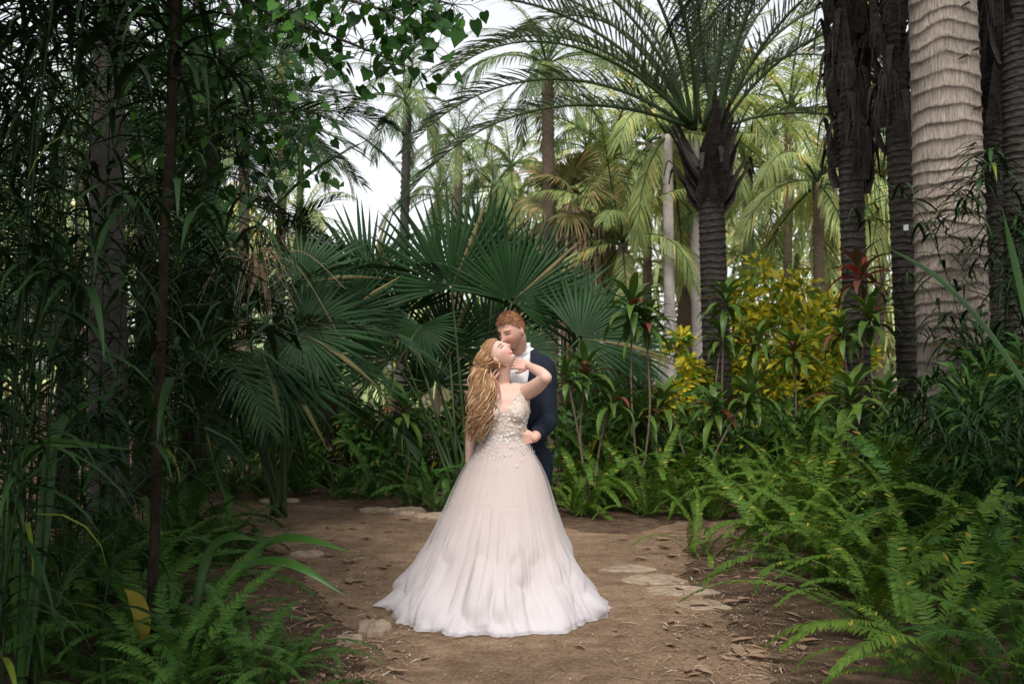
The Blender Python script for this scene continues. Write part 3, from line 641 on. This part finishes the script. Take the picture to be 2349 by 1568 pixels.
def stone(px,py,sx,sy,h,label,group,seed):
    rn=random.Random(seed); p=gp(px,py); mb=MB(); n=40
    rr=[1+.34*noise.noise(V((math.cos(2*PI*j/n)*1.2,math.sin(2*PI*j/n)*1.2,seed*3.1)))+.2*noise.noise(V((math.cos(2*PI*j/n)*4,math.sin(2*PI*j/n)*4,seed*5.))) for j in range(n)]
    for lev,(z,s) in enumerate([(-.02,1),(h*.55,.98),(h*.92,.90),(h,.6),(h*1.02,.25)]):
        for j in range(n):
            a=2*PI*j/n; mb.v.append(p+V((math.cos(a)*sx*rr[j]*s,math.sin(a)*sy*rr[j]*s,z+(rn.uniform(-.12,.12)*h if lev>1 else 0))))
    for k in range(4):
        for j in range(n): mb.f.append((k*n+j,k*n+(j+1)%n,(k+1)*n+(j+1)%n,(k+1)*n+j)); mb.m.append(0)
    mb.f.append(tuple(4*n+j for j in range(n))); mb.m.append(0)
    tag(part('edging_stone',mb,M_stone,None,False),label,'stone',group)
for i,(px,py,sx,sy,h) in enumerate([(935,1178,.20,.2,.05),(990,1186,.18,.18,.035),(860,1172,.17,.16,.03),(640,1150,.22,.16,.03)]):
    stone(px,py,sx,sy,h,'flat pale edging stone along the back of the path','edging stones behind the path',i)
for i,(px,py,sx,sy,h) in enumerate([(1440,1305,.20,.14,.012),(1500,1330,.22,.18,.013),(1560,1355,.22,.15,.012),(1610,1390,.16,.14,.012)]):
    stone(px,py,sx,sy,h,'worn flat stone sunk in the dirt right of the dress','sunken stones right of the dress',i+10)
for i,(px,py,sx,sy,h) in enumerate([(855,1450,.10,.13,.05),(800,1475,.07,.06,.04),(705,1275,.12,.12,.03)]):
    stone(px,py,sx,sy,h,'pale rough stone at the left edge of the path','stones at the left path edge',i+20)

# ------------------------------------------------------------ people
def evalmesh(mb,voxel,sm=4,name='m'):
    o=inst(mb.mesh(name,[],True),name)
    r=o.modifiers.new('r','REMESH'); r.mode='VOXEL'; r.voxel_size=voxel; r.use_smooth_shade=True
    if sm:
        s=o.modifiers.new('s','SMOOTH'); s.factor=.5; s.iterations=sm
    dg=bpy.context.evaluated_depsgraph_get(); me=bpy.data.meshes.new_from_object(o.evaluated_get(dg))
    old=o.data; bpy.data.objects.remove(o); bpy.data.meshes.remove(old); return me
def headM(c,f,u,s=1.):
    f=f.normalized(); u=(u-f*u.dot(f)).normalized(); Y=-f; X=Y.cross(u)
    M=Matrix((X,Y,u)).transposed().to_4x4(); M.translation=c; return M@Matrix.Scale(s,4)
def gs(x,z,cx,cz,sx,sz): return math.exp(-((x-cx)/sx)**2-((z-cz)/sz)**2)
def head_pt(th,ph,male,off=0.):
    a=math.sin(th)*math.cos(ph); b=math.sin(th)*math.sin(ph); c=math.cos(th)
    x,y,z=a*.074,b*.096,c*.113
    if c<0: x*=1-(.28 if male else .40)*(-c)**1.4
    if c<-.1 and b>0: y*=1-.45*(-c-.1)
    if b<0:
        y*=.93; k=min(1,-b*1.6)
        ex=(.026*gs(x,z,0,-.022,.010,.012)+.016*gs(x,z,0,.004,.008,.022)+.007*gs(x,z,0,-.054,.020,.009)+.013*gs(x,z,0,-.092,.022,.016)
           +.007*gs(x,z,.032,.032,.02,.008)+.007*gs(x,z,-.032,.032,.02,.008)+.006*gs(x,z,.042,-.025,.02,.02)+.006*gs(x,z,-.042,-.025,.02,.02)
           -.012*gs(x,z,.030,.011,.015,.011)-.012*gs(x,z,-.030,.011,.015,.011)+.007*gs(x,z,.030,.009,.010,.007)+.007*gs(x,z,-.030,.009,.010,.007)
           -.006*gs(x,z,0,-.054,.024,.003)-.006*gs(x,z,0,-.072,.02,.006))
        y-=ex*k
    p=V((x,y,z))
    if off: p=p*(1+off/p.length)
    return p
def add_head(mb,M,male):
    nu,nv=96,72
    mb.grid(lambda u,v:M@head_pt(max(.02,min(PI-.02,v*PI)),-u*2*PI,male),nu,nv)
    b=len(mb.v)-(nv+1)*nu
    mb.f.append(tuple(b+i for i in range(nu))[::-1]); mb.m.append(0)
    mb.f.append(tuple(b+nv*nu+i for i in range(nu))); mb.m.append(0)
    sc=M.to_3x3()
    for s in (-1,1):
        mb.ball(M@V((s*.073,.012,-.008)),(.009,.019,.030),10,0,sc@Matrix.Rotation(s*.35,3,'Z'))
def add_hand(mb,w,xd,nd,s,curl,thumb=1,spread=.05):
    X=xd.normalized(); Z=(-(nd-X*nd.dot(X))).normalized(); Y=Z.cross(X)*thumb
    def L(x,y,z): return w+(X*x+Y*y+Z*z)*s
    for y0,y1 in ((.012,.031),(.005,.011),(-.004,-.010),(-.012,-.030)):
        mb.tube([L(-.01,y0,0),L(.04,(y0+y1)*.55,.002),L(.088,y1,0)],[.015*s,.0145*s,.0105*s],10)
    for i,(y,l,x0) in enumerate(((.031,.072,.086),(.011,.080,.090),(-.010,.074,.087),(-.030,.058,.080))):
        a=0.; p=V((x0,y,0)); pts=[p.copy()]; sy=(1.5-i)*spread
        for k,(fr,cu) in enumerate(((.45,curl[0]),(.30,curl[1]),(.25,curl[2]))):
            a+=cu; p=p+V((math.cos(a)*l*fr,sy*l*fr,-math.sin(a)*l*fr)); pts.append(p.copy())
        mb.tube([L(*q) for q in pts],[.0092*s,.0085*s,.0078*s,.0062*s],8)
        mb.ball(L(*pts[-1]),.0062*s,6); mb.ball(L(*pts[1]),.0088*s,6)
    th=[(.012,.018,-.002),(.042,.042,-.012),(.068,.052,-.022),(.090,.052,-.030)]
    mb.tube([L(*q) for q in th],[.016*s,.013*s,.0105*s,.0075*s],8); mb.ball(L(*th[-1]),.0075*s,6)
def loft(mb,rings,n=40,k=6):
    cs=[r[0] for r in rings]; hw=[r[1] for r in rings]; hd=[r[2] for r in rings]
    Pc,W=spline(cs,hw,k); _,Dp=spline(cs,hd,k); b=len(mb.v)
    for c,w,d in zip(Pc,W,Dp):
        for j in range(n):
            a=2*PI*j/n; mb.v.append(c+V((math.cos(a)*w,math.sin(a)*d,0)))
    m=len(Pc)
    for i in range(m-1):
        for j in range(n):
            mb.f.append((b+i*n+j,b+i*n+(j+1)%n,b+(i+1)*n+(j+1)%n,b+(i+1)*n+j)); mb.m.append(0)
    mb.f.append(tuple(b+j for j in range(n))[::-1]); mb.m.append(0)
    mb.f.append(tuple(b+(m-1)*n+j for j in range(n))); mb.m.append(0)
def shell(me,off,keep,name,mats,parent,solid=0.004):
    vs=[v.co+v.normal*off for v in me.vertices]; fs=[]
    for p in me.polygons:
        c=sum((vs[i] for i in p.vertices),V((0,0,0)))/len(p.vertices)
        if keep(c): fs.append(tuple(p.vertices))
    used=sorted({i for f in fs for i in f}); ix={v:i for i,v in enumerate(used)}
    mb=MB(); mb.v=[vs[i] for i in used]; mb.f=[tuple(ix[i] for i in f) for f in fs]; mb.m=[0]*len(fs)
    vv=[q.copy() for q in mb.v]
    o=part(name,mb,mats,parent)
    if solid: s=o.modifiers.new('s','SOLIDIFY'); s.thickness=solid; s.offset=-1
    return o,vv
def skin_mat(name):
    m,n,l,bs,out=mat(name); at_=n.new('ShaderNodeAttribute'); at_.attribute_name='Col'
    ns=tnoise(n,l,60,3); c=mixc(n,l,.25,at_.outputs['Color'],ramp(n,l,ns,[(.3,(.85,.8,.8)),(.7,(1.1,1.08,1.08))]),'MULTIPLY')
    l.new(c,bs.inputs['Base Color']); bs.inputs['Roughness'].default_value=.5; bs.inputs['Specular IOR Level'].default_value=.35
    return m
def lerp3(a,b,t): return tuple(a[i]*(1-t)+b[i]*t for i in range(3))
def paint(me,M,base,lip,brow,beard=None):
    Mi=M.inverted(); ca=me.color_attributes.new('Col','FLOAT_COLOR','POINT')
    for i,v in enumerate(me.vertices):
        p=Mi@v.co; x,y,z=p; c=base
        if abs(x)<.085 and -.14<y<.11 and -.13<z<.13:
            ax=abs(x)
            if y<-.01:
                c=lerp3(c,(base[0]*1.0,base[1]*.70,base[2]*.66),.6*gs(ax,z,.042,-.022,.02,.018)+.4*gs(x,z,0,-.022,.012,.01))
                if beard and z<-.030: c=lerp3(c,beard,.45*min(1,(-.030-z)/.02)*(1-gs(x,z,0,-.053,.02,.006)))
                if y<-.045:
                    zl=-.055+7*x*x
                    if ax<.030 and abs(z-zl)<.0095*(1-(ax/.031)**2)+.001: c=lip
                    if ax<.024 and abs(z-zl-.0005)<.0036*(1-(ax/.025)**2): c=(.74,.70,.66)
                    ze=.008+5*(ax-.030)**2 if beard else .010-5*(ax-.030)**2
                    if abs(ax-.031)<.016 and abs(z-ze)<.0036: c=(.035,.02,.013)
                    zb=.030-5*(ax-.032)**2
                    if abs(ax-.032)<.019 and abs(z-zb)<.0038: c=brow
        ca.data[i].color=(*c,1)
SKIN_B=(.64,.41,.33); SKIN_G=(.62,.37,.285)
# ---- bride
DB=6.0
def bq(px,py,D=DB): return at(px,py,D)
bx=bq(1155,1000).x
bride=thing('person','woman in a white lace and tulle gown leaning her head back, one arm raised','person',(bq(1140,1390).x,DB,0))
def btorso(mb):
    loft(mb,[(V((bx,DB+.02,.80)),.16,.12),(V((bx,DB+.02,.92)),.155,.115),(V((bx+.005,DB,1.015)),.108,.088),(V((bx+.012,DB,1.10)),.122,.098),(V((bx+.010,DB,1.18)),.142,.105),(V((bx+.004,DB+.01,1.25)),.148,.095),(V((bx,DB+.02,1.31)),.145,.068),(V((bx-.004,DB+.025,1.345)),.085,.052)])
    for s in (-1,1): mb.ball(V((bx+.008+s*.060,DB-.062,1.175)),(.062,.055,.062),14)
Mb=headM(bq(1143,814,5.97),V((.56,-.46,.74)),V((-.74,.02,.60)),.92)
mb=MB(); btorso(mb); add_head(mb,Mb,False)
mb.limb([bq(1151,905,6.03),bq(1152,872,6.015),Mb@V((0,.022,-.06))],[.060,.046,.047])
sh=bq(1204,899,6.01); el=bq(1252,866,5.80); wr=bq(1212,838,6.02)
mb.limb([bq(1180,896,6.02),sh,sh.lerp(el,.5)+V((0,0,-.012)),el],[.05,.053,.047,.035]); mb.limb([el,el.lerp(wr,.35)+V((.008,-.005,.004)),wr],[.036,.034,.0225])
add_hand(mb,wr,V((-.75,.38,.12)),V((-.1,.9,-.2)),.92,(.30,.40,.25),1)
s2=bq(1104,901,6.03); e2=bq(1083,985,6.10); w2=bq(1076,1058,6.08)
mb.limb([bq(1128,897,6.02),s2,s2.lerp(e2,.5),e2],[.05,.052,.043,.036]); mb.limb([e2,e2.lerp(w2,.35),w2],[.036,.035,.023])
add_hand(mb,w2,V((.1,-.1,-1)),V((.9,0,0)),.92,(.2,.3,.2),1)
for s in (-1,1):
    hx=bx+s*.085; mb.limb([V((hx,DB+.02,.86)),V((hx,DB,.48)),V((hx,DB+.03,.09))],[.095,.062,.038]); mb.limb([V((hx,DB+.04,.05)),V((hx,DB-.13,.035))],[.038,.03])
me=evalmesh(mb,.0036,4); paint(me,Mb,SKIN_B,(.62,.03,.04),(.20,.11,.06))
for v in me.vertices: v.co-=bride.location
me.materials.append(skin_mat('skin_bride')); inst(me,'body',bride)
def lace_mat():
    m,n,l,bs,out=mat('lace'); tc=n.new('ShaderNodeTexCoord'); vo=n.new('ShaderNodeTexVoronoi'); vo.inputs['Scale'].default_value=55
    l.new(tc.outputs['Object'],vo.inputs['Vector']); ns=tnoise(n,l,38,3)
    k=math_(n,l,'ADD',math_(n,l,'MULTIPLY',vo.outputs['Distance'],.8),math_(n,l,'MULTIPLY',ns,.7))
    l.new(ramp(n,l,k,[(.45,(.68,.64,.60)),(.62,(.48,.34,.265)),(.8,(.58,.49,.42))]),bs.inputs['Base Color']); bs.inputs['Roughness'].default_value=.6
    bump(n,l,bs,k,.6,.006); return m
def cloth_mat(name,stops,alpha=None,z=True):
    m,n,l,bs,out=mat(name); tc=n.new('ShaderNodeTexCoord'); sx=n.new('ShaderNodeSeparateXYZ'); l.new(tc.outputs['Object'],sx.inputs[0])
    c=ramp(n,l,sx.outputs['Z'],stops); ns=tnoise(n,l,260,2); c=mixc(n,l,.15,c,ramp(n,l,ns,[(.3,(.8,.8,.8)),(.7,(1.1,1.1,1.1))]),'MULTIPLY')
    l.new(c,bs.inputs['Base Color']); bs.inputs['Roughness'].default_value=.8; bs.inputs['Specular IOR Level'].default_value=.1
    if alpha:
        tr=n.new('ShaderNodeBsdfTransparent'); mx=n.new('ShaderNodeMixShader'); ff=ramp(n,l,sx.outputs['Z'],[(0,(alpha[0],)*3),(1,(alpha[1],)*3)])
        l.new(ff,mx.inputs[0]); l.new(tr.outputs[0],mx.inputs[1]); l.new(bs.outputs[0],mx.inputs[2]); l.new(mx.outputs[0],out.inputs[0])
    return m
M_lace=lace_mat(); M_flower=plain('lace_white',(.70,.68,.66),.6,.3,.1)
M_lining=cloth_mat('skirt_lining',[(0,(.57,.51,.50)),(.3,(.56,.465,.435)),(1,(.55,.425,.37))])
M_tulle=cloth_mat('tulle',[(0,(.67,.645,.675)),(.5,(.63,.595,.595)),(1,(.61,.56,.55))],(.50,.28))
mb=MB(); btorso(mb); tm_=evalmesh(mb,.005,4)
def bkeep(c):
    dx=abs(c.x-bx-.006)
    if c.z>1.355 or c.z<.93: return False
    if c.y<DB+.015: return c.z<1.172+max(0,dx-.005)*1.55 and (dx<.125 or c.z<1.25)
    return c.z<1.20 or (.085<dx<.125)
bod,bv=shell(tm_,.007,bkeep,'bodice',[M_lace],bride)
zp=[0,.02,.05,.12,.25,.5,.8,.93,.985,1.03]; rp=[.650,.632,.606,.560,.480,.364,.256,.184,.130,.112]
def prof0(z):
    z=max(0,min(1.03,z))
    for i in range(len(zp)-1):
        if z<=zp[i+1]:
            t=(z-zp[i])/(zp[i+1]-zp[i]); return rp[i]+(rp[i+1]-rp[i])*t
    return rp[-1]
def prof(z):
    h=.10*min(1,z/.3)*min(1,(1.03-z)/.12+.12)
    return sum(prof0(z+h*k/4) for k in range(-4,5))/9
def sstep(t): t=max(0,min(1,t)); return t*t*(3-2*t)
def skirt_fn(extra,seed,zlow,puff,am_=1.):
    def fn(u,v):
        a=u*2*PI; z=max(0,1.03*(1-v)**1.12); q=1-z/1.03
        A=.115*am_*sstep(q*1.3)
        ca,sa=math.cos(a),math.sin(a); w=0
        for k,am,p0 in ((5,.3,.3),(9,.6,1.7),(16,.75,4.1),(27,.5,2.2),(43,.36,.9),(64,.20,.2)):
            n1=noise.noise(V((ca*1.5,sa*1.5,z*1.1+k))); n2=.5+.9*abs(noise.noise(V((ca*2.2+k,sa*2.2,z*.8))))
            s_=math.cos(k*a+p0+seed*k+3.0*n1); w+=am*n2*(.5-abs(s_)**.8) if k>8 else am*.6*s_
        r=prof(z)*(1+A*w*.40)+extra*(.3+q)
        h=.5*sstep((q-.4)/.6)
        r+=puff*h*(noise.noise(V((ca*2.4,sa*2.4,z*3.2+seed)))*.16+abs(noise.noise(V((ca*4.6,sa*4.6,z*6+seed*3))))*.18-.03)
        h2=sstep((q-.55)/.45)
        r*=1+.08*h2*math.exp(-((a-6.05)/.4)**2)+.06*h2*math.exp(-((a-4.6)/.35)**2)+.03*h2*math.exp(-((a-3.5)/.3)**2)
        if z<.05: r+=(.05-z)/.05*(.05*noise.noise(V((ca*3.5,sa*3.5,seed)))+.055*noise.noise(V((ca*10,sa*10,seed))))
        cx_=bq(1156,1000).x+(bq(1136,1390).x-bq(1156,1000).x)*sstep(q); d=.82+.18*sstep(q*1.6)
        zz=z+zlow+(.020*max(0,noise.noise(V((ca*7,sa*7,9+seed)))) if z<.03 else 0)
        return V((cx_+ca*r,DB+.01+sa*r*d,max(.012,zz)))
    return fn
mb=MB(); mb.grid(skirt_fn(-.026,.7,.018,1.),400,120); part('skirt_lining',mb,M_lining,bride)
mb=MB(); mb.grid(skirt_fn(.010,.7,.013,1.),400,120); part('tulle_overskirt',mb,M_tulle,bride)
mb=MB(); rn=random.Random(2); fsk=skirt_fn(.016,.7,.013,1.)
pts=[]
for _ in range(330):
    p=rn.choice(bv)
    if p.y<DB+.02: pts.append((p,(p-V((bx,DB+.02,p.z))).normalized()))
for _ in range(110):
    a=rn.uniform(.5,1.0); v=(1-(.84+.15*rn.random()**.5)); p=fsk(a,v); pts.append((p,(p-V((bx,DB+.02,p.z))).normalized()))
for p,nn in pts:
    r=rn.uniform(.005,.011); U=nn.cross(V((0,0,1))).normalized(); W=nn.cross(U); a0=rn.uniform(0,6)
    for k in range(5):
        a=a0+k*2*PI/5; d=U*math.cos(a)+W*math.sin(a); s_=nn.cross(d); c=p+nn*.003
        mb.ribbon([c,c+d*r*.6+nn*.002,c+d*r],[r*.12,r*.38,r*.08],s_)
part('lace_flowers',mb,M_flower,bride)
M_hairb=foliage('hair_blond',(.23,.115,.050),(.46,.265,.13),(.62,.42,.25),.2,.45,0,.35)
mb=MB()
def capkeep(fun,M):
    Mi=M.inverted()
    def k(q,vs):
        c=Mi@((vs[q[0]]+vs[q[2]])*.5); return fun(c)
    return k
def hb(u,v):
    p=head_pt(max(.02,min(PI-.02,v*PI)),-u*2*PI,False,.010); k=1+.02*math.sin(u*60*PI); return Mb@(p*k)
mb.grid(hb,100,50,True,0,capkeep(lambda c:(c.y>.005 and c.z>-.09) or c.z>.070-.5*max(0,c.y+.07) ,Mb))
rn=random.Random(6)
for i in range(460):
    s_=rn.uniform(-1,1); e_=rn.uniform(-.5,1); stray=rn.random()<.18
    th=rn.uniform(.1,1.9); ph=rn.uniform(.12*PI,1.03*PI)
    root=Mb@(head_pt(th,ph,False,.005))
    jx=rn.gauss(0,10 if stray else 3.); dp=-.02+.05*e_
    q1=at(1104+14*s_+jx*.6,850,5.955+dp); q2=at(1104+22*s_+jx,905,5.905+dp*.8); q3=at(1101+20*s_+jx,950,5.885+dp*.8); q4=at(1089+14*s_+jx,984+rn.uniform(-36,30),5.885+dp*.7)
    P_,Q=spline([root,(root+q1)*.5+V((-.012,-.005,.0)),q1,q2,q3,q4],[.004,.004,.0045,.004,.003,.001],8)
    ph0=rn.uniform(0,2.4)+s_*.9; am=rn.uniform(.010,.026); fq=rn.uniform(.45,.65)
    P_=[p+V((math.sin(j*fq+ph0)*am*min(1,j/14),math.cos(j*fq+ph0)*.010*min(1,j/12),0)) for j,p in enumerate(P_)]
    mb.tube(P_,Q,4)
part('hair',mb,M_hairb,bride)
mb=MB(); c=Mb@V((-.082,.005,-.045)); mb.ball(c,.007,8); mb.ball(c+V((0,0,-.016)),(.005,.005,.012),8); part('earring',mb,plain('gold',(.6,.42,.2),.25,.8),bride)
# ---- groom
DG=6.26
groom=thing('person','red haired man in a navy suit standing behind the bride, looking down at her','person',(at(1192,1380,DG).x,DG,0))
gxx=at(1190,900,DG).x
Mg=headM(at(1173,758,6.12),V((-.54,-.66,-.42)),V((-.22,-.27,1)),1.0)
def gtorso(mb):
    loft(mb,[(V((gxx,DG+.02,.86)),.165,.115),(V((gxx,DG+.02,.98)),.158,.110),(V((gxx+.004,DG,1.12)),.165,.118),(V((gxx+.006,DG,1.26)),.185,.125),(V((gxx+.006,DG+.01,1.38)),.195,.110),(V((gxx+.006,DG+.02,1.475)),.172,.090),(V((gxx+.004,DG+.015,1.535)),.105,.076),(V((gxx+.002,DG+.01,1.585)),.070,.066)])
gs_=at(1246,846,DG); ge=at(1257,965,6.20); gw=at(1226,1003,5.985)
gs2=at(1128,852,6.30); ge2=at(1100,935,6.20); gw2=at(1112,892,5.98)
def garms(mb,k=1.):
    mb.limb([at(1215,838,DG),gs_,gs_.lerp(ge,.5),ge],[.06*k,.062*k,.053*k,.045*k]); 
    mb.limb([at(1160,845,DG),gs2,gs2.lerp(ge2,.5),ge2],[.06*k,.062*k,.053*k,.045*k])
def gfore(mb,k,t):
    mb.limb([ge,ge.lerp(gw,.4),ge.lerp(gw,t)],[.045*k,.043*k,(.030+.01*(1-t))*k]); mb.limb([ge2,ge2.lerp(gw2,.4),ge2.lerp(gw2,t)],[.045*k,.043*k,(.030+.01*(1-t))*k])
mb=MB(); gtorso(mb); garms(mb); gfore(mb,1,1.); add_head(mb,Mg,True)
mb.limb([at(1192,838,6.27),at(1189,808,6.24),Mg@V((0,.03,-.06))],[.062,.056,.058])
add_hand(mb,gw,V((-.86,-.22,-.10)),V((-.25,.85,.1)),1.0,(.22,.30,.25),-1,.16)
add_hand(mb,gw2,V((.38,-.25,.9)),V((.4,.9,0)),1.0,(.2,.35,.25),1,.10)
for s in (-1,1):
    hx=gxx+s*.10; mb.limb([V((hx,DG+.02,.88)),V((hx,DG,.48)),V((hx,DG+.03,.09))],[.10,.07,.045])
me=evalmesh(mb,.0036,4); paint(me,Mg,SKIN_G,(.46,.17,.15),(.28,.13,.07),(.42,.21,.125))
for v in me.vertices: v.co-=groom.location
me.materials.append(skin_mat('skin_groom')); inst(me,'body',groom)
def suit_mat(name,c):
    m,n,l,bs,out=mat(name); ns=tnoise(n,l,220,3); fold=tnoise(n,l,9,3,(1,1,.5))
    l.new(mixc(n,l,.4,c,ramp(n,l,ns,[(.3,tuple(.5*q for q in c)),(.7,tuple(1.6*q for q in c))])),bs.inputs['Base Color']); bs.inputs['Roughness'].default_value=.8; bs.inputs['Specular IOR Level'].default_value=.2
    bump(n,l,bs,fold,.5,.03); return m
M_suit=suit_mat('navy_suit',(.008,.012,.022)); M_shirt=suit_mat('white_shirt',(.70,.70,.72))
mb=MB(); gtorso(mb); gt_=evalmesh(mb,.007,4)
shell(gt_,.006,lambda c:c.z>.9 and c.z<1.57,'shirt',[M_shirt],groom)
mb=MB(); gtorso(mb); garms(mb,1.12); gfore(mb,1.18,.80)
jm=evalmesh(mb,.006,6)
def jkeep(c):
    if c.z<.80 or c.z>1.565: return False
    dx=c.x-gxx
    if c.y<DG+.03 and abs(dx)<.16 and c.z>1.10 and (c.x>ge2.x+.12):
        if abs(dx)<.006+(c.z-1.10)*.19: return False
    d=(c-gw).length; d2=(c-gw2).length
    return d>.05 and d2>.05
shell(jm,.011,jkeep,'jacket',[M_suit],groom,.006)
mb=MB()
for s in (-1,1):
    pts=[V((gxx+s*.082,DG+.03,1.572)),V((gxx+s*.092,DG-.045,1.550)),V((gxx+s*.100,DG-.10,1.48)),V((gxx+s*.088,DG-.140,1.36)),V((gxx+s*.05,DG-.152,1.23)),V((gxx+s*.014,DG-.152,1.12))]
    P_,Q=spline(pts,[.016,.022,.034,.038,.026,.006],6); mb.ribbon(P_,Q,V((1,.25*s,.1*s)).normalized(),0)
part('lapel',mb,M_suit,groom)
mb=MB()
def colf(u,v):
    a=-PI/2+rad(14)+u*(2*PI-rad(28)); fr=max(0,-math.sin(a))
    r=.076-.004*v+.012*(1-v)*fr
    return V((gxx+math.cos(a)*r,DG+.006+math.sin(a)*r*.98,1.563-.028*fr*fr+.042*v-.020*(1-v)*fr**4))
mb.grid(colf,48,5,False); co_=part('shirt_collar',mb,M_shirt,groom); sm_=co_.modifiers.new('s','SOLIDIFY'); sm_.thickness=.004
mb=MB(); d=(ge-gw).normalized(); mb.tube([gw+d*.035,gw+d*.065],[.034,.037],16,0,False); part('shirt_cuff',mb,M_shirt,groom)
mb=MB()
for s in (-1,1):
    hx=gxx+s*.10; mb.limb([V((hx,DG+.02,.86)),V((hx,DG,.48)),V((hx,DG+.03,.06))],[.118,.085,.075])
loft(mb,[(V((gxx,DG+.02,.80)),.175,.125),(V((gxx,DG+.02,.95)),.166,.118)])
tmx=evalmesh(mb,.008,3)
for v in tmx.vertices: v.co-=groom.location
tmx.materials.append(M_suit); inst(tmx,'trousers',groom)
for s in (-1,1):
    mb=MB(); hx=gxx+s*.10
    loft(mb,[(V((hx,DG-.04,.008)),.045,.14),(V((hx,DG-.04,.03)),.048,.145),(V((hx,DG-.03,.06)),.042,.12),(V((hx,DG+.03,.10)),.035,.05)],24,4); part('shoe',mb,plain('shoe_leather',(.02,.015,.012),.3,.6),groom)
M_hairg=foliage('hair_red',(.19,.088,.044),(.34,.165,.085),None,0,.6,0,.2)
mb=MB()
def hline(p): return .070 if p.y<-.060 else .070-(p.y+.060)*1.05 if p.y<.0 else .007-p.y*.75
def hg(u,v):
    p=head_pt(max(.02,min(PI-.02,v*PI)),-u*2*PI,True,.004)
    top_=max(0,p.z/.113); return Mg@(p*(1+.05*top_+.025*noise.noise(p*90)))
mb.grid(hg,110,60,True,0,capkeep(lambda c:c.z>hline(c)+.004,Mg))
rn=random.Random(3)
for i in range(3000):
    th=rn.uniform(.03,1.75); ph=rn.uniform(0,2*PI); p=head_pt(th,ph,True,.006)
    if p.z<hline(p)-.008*rn.random(): continue
    d=(p.normalized()*.7+V((rn.gauss(0,.3),-.5+rn.gauss(0,.3),rn.gauss(0,.2)))).normalized(); l=rn.uniform(.007,.016)*(1 if p.z>.05 else .45)
    mb.ribbon([Mg@p,Mg@(p+d*l)],[.0018,.0007],(Mg.to_3x3()@d.cross(V((rn.random(),rn.random(),.2)))).normalized())
part('hair',mb,M_hairg,groom)

# ------------------------------------------------------------ light, world, camera
w=bpy.data.worlds.new('World'); scene.world=w; w.use_nodes=True; n=w.node_tree.nodes; l=w.node_tree.links
EL=rad(52); AZ=rad(186)
sky=n.new('ShaderNodeTexSky'); sky.sky_type='NISHITA'; sky.sun_disc=False; sky.sun_elevation=EL; sky.sun_rotation=AZ; sky.air_density=1.; sky.dust_density=3.
hs=n.new('ShaderNodeHueSaturation'); hs.inputs['Saturation'].default_value=.15; hs.inputs['Value'].default_value=1.9
l.new(sky.outputs[0],hs.inputs['Color']); l.new(hs.outputs[0],n['Background'].inputs[0]); n['Background'].inputs[1].default_value=.15
sd=bpy.data.lights.new('sun','SUN'); sd.energy=2.2; sd.angle=rad(10); sd.color=(1,.95,.88); so=bpy.data.objects.new('sun',sd); C.objects.link(so)
dirv=V((math.sin(AZ)*math.cos(EL),math.cos(AZ)*math.cos(EL),math.sin(EL)))
so.rotation_euler=dirv.to_track_quat('Z','Y').to_euler(); so.location=dirv*30
cam=bpy.data.cameras.new('camera'); cam.lens=35; cam.sensor_width=36; cam.clip_end=500; cam.clip_start=.05
cam.dof.use_dof=True; cam.dof.focus_distance=6.0; cam.dof.aperture_fstop=3.5
co=bpy.data.objects.new('camera',cam); C.objects.link(co); co.location=(0,0,H); co.rotation_euler=(PI/2+PITCH,0,0); scene.camera=co
scene.view_settings.view_transform='Standard'; scene.view_settings.look='None'; scene.view_settings.exposure=0
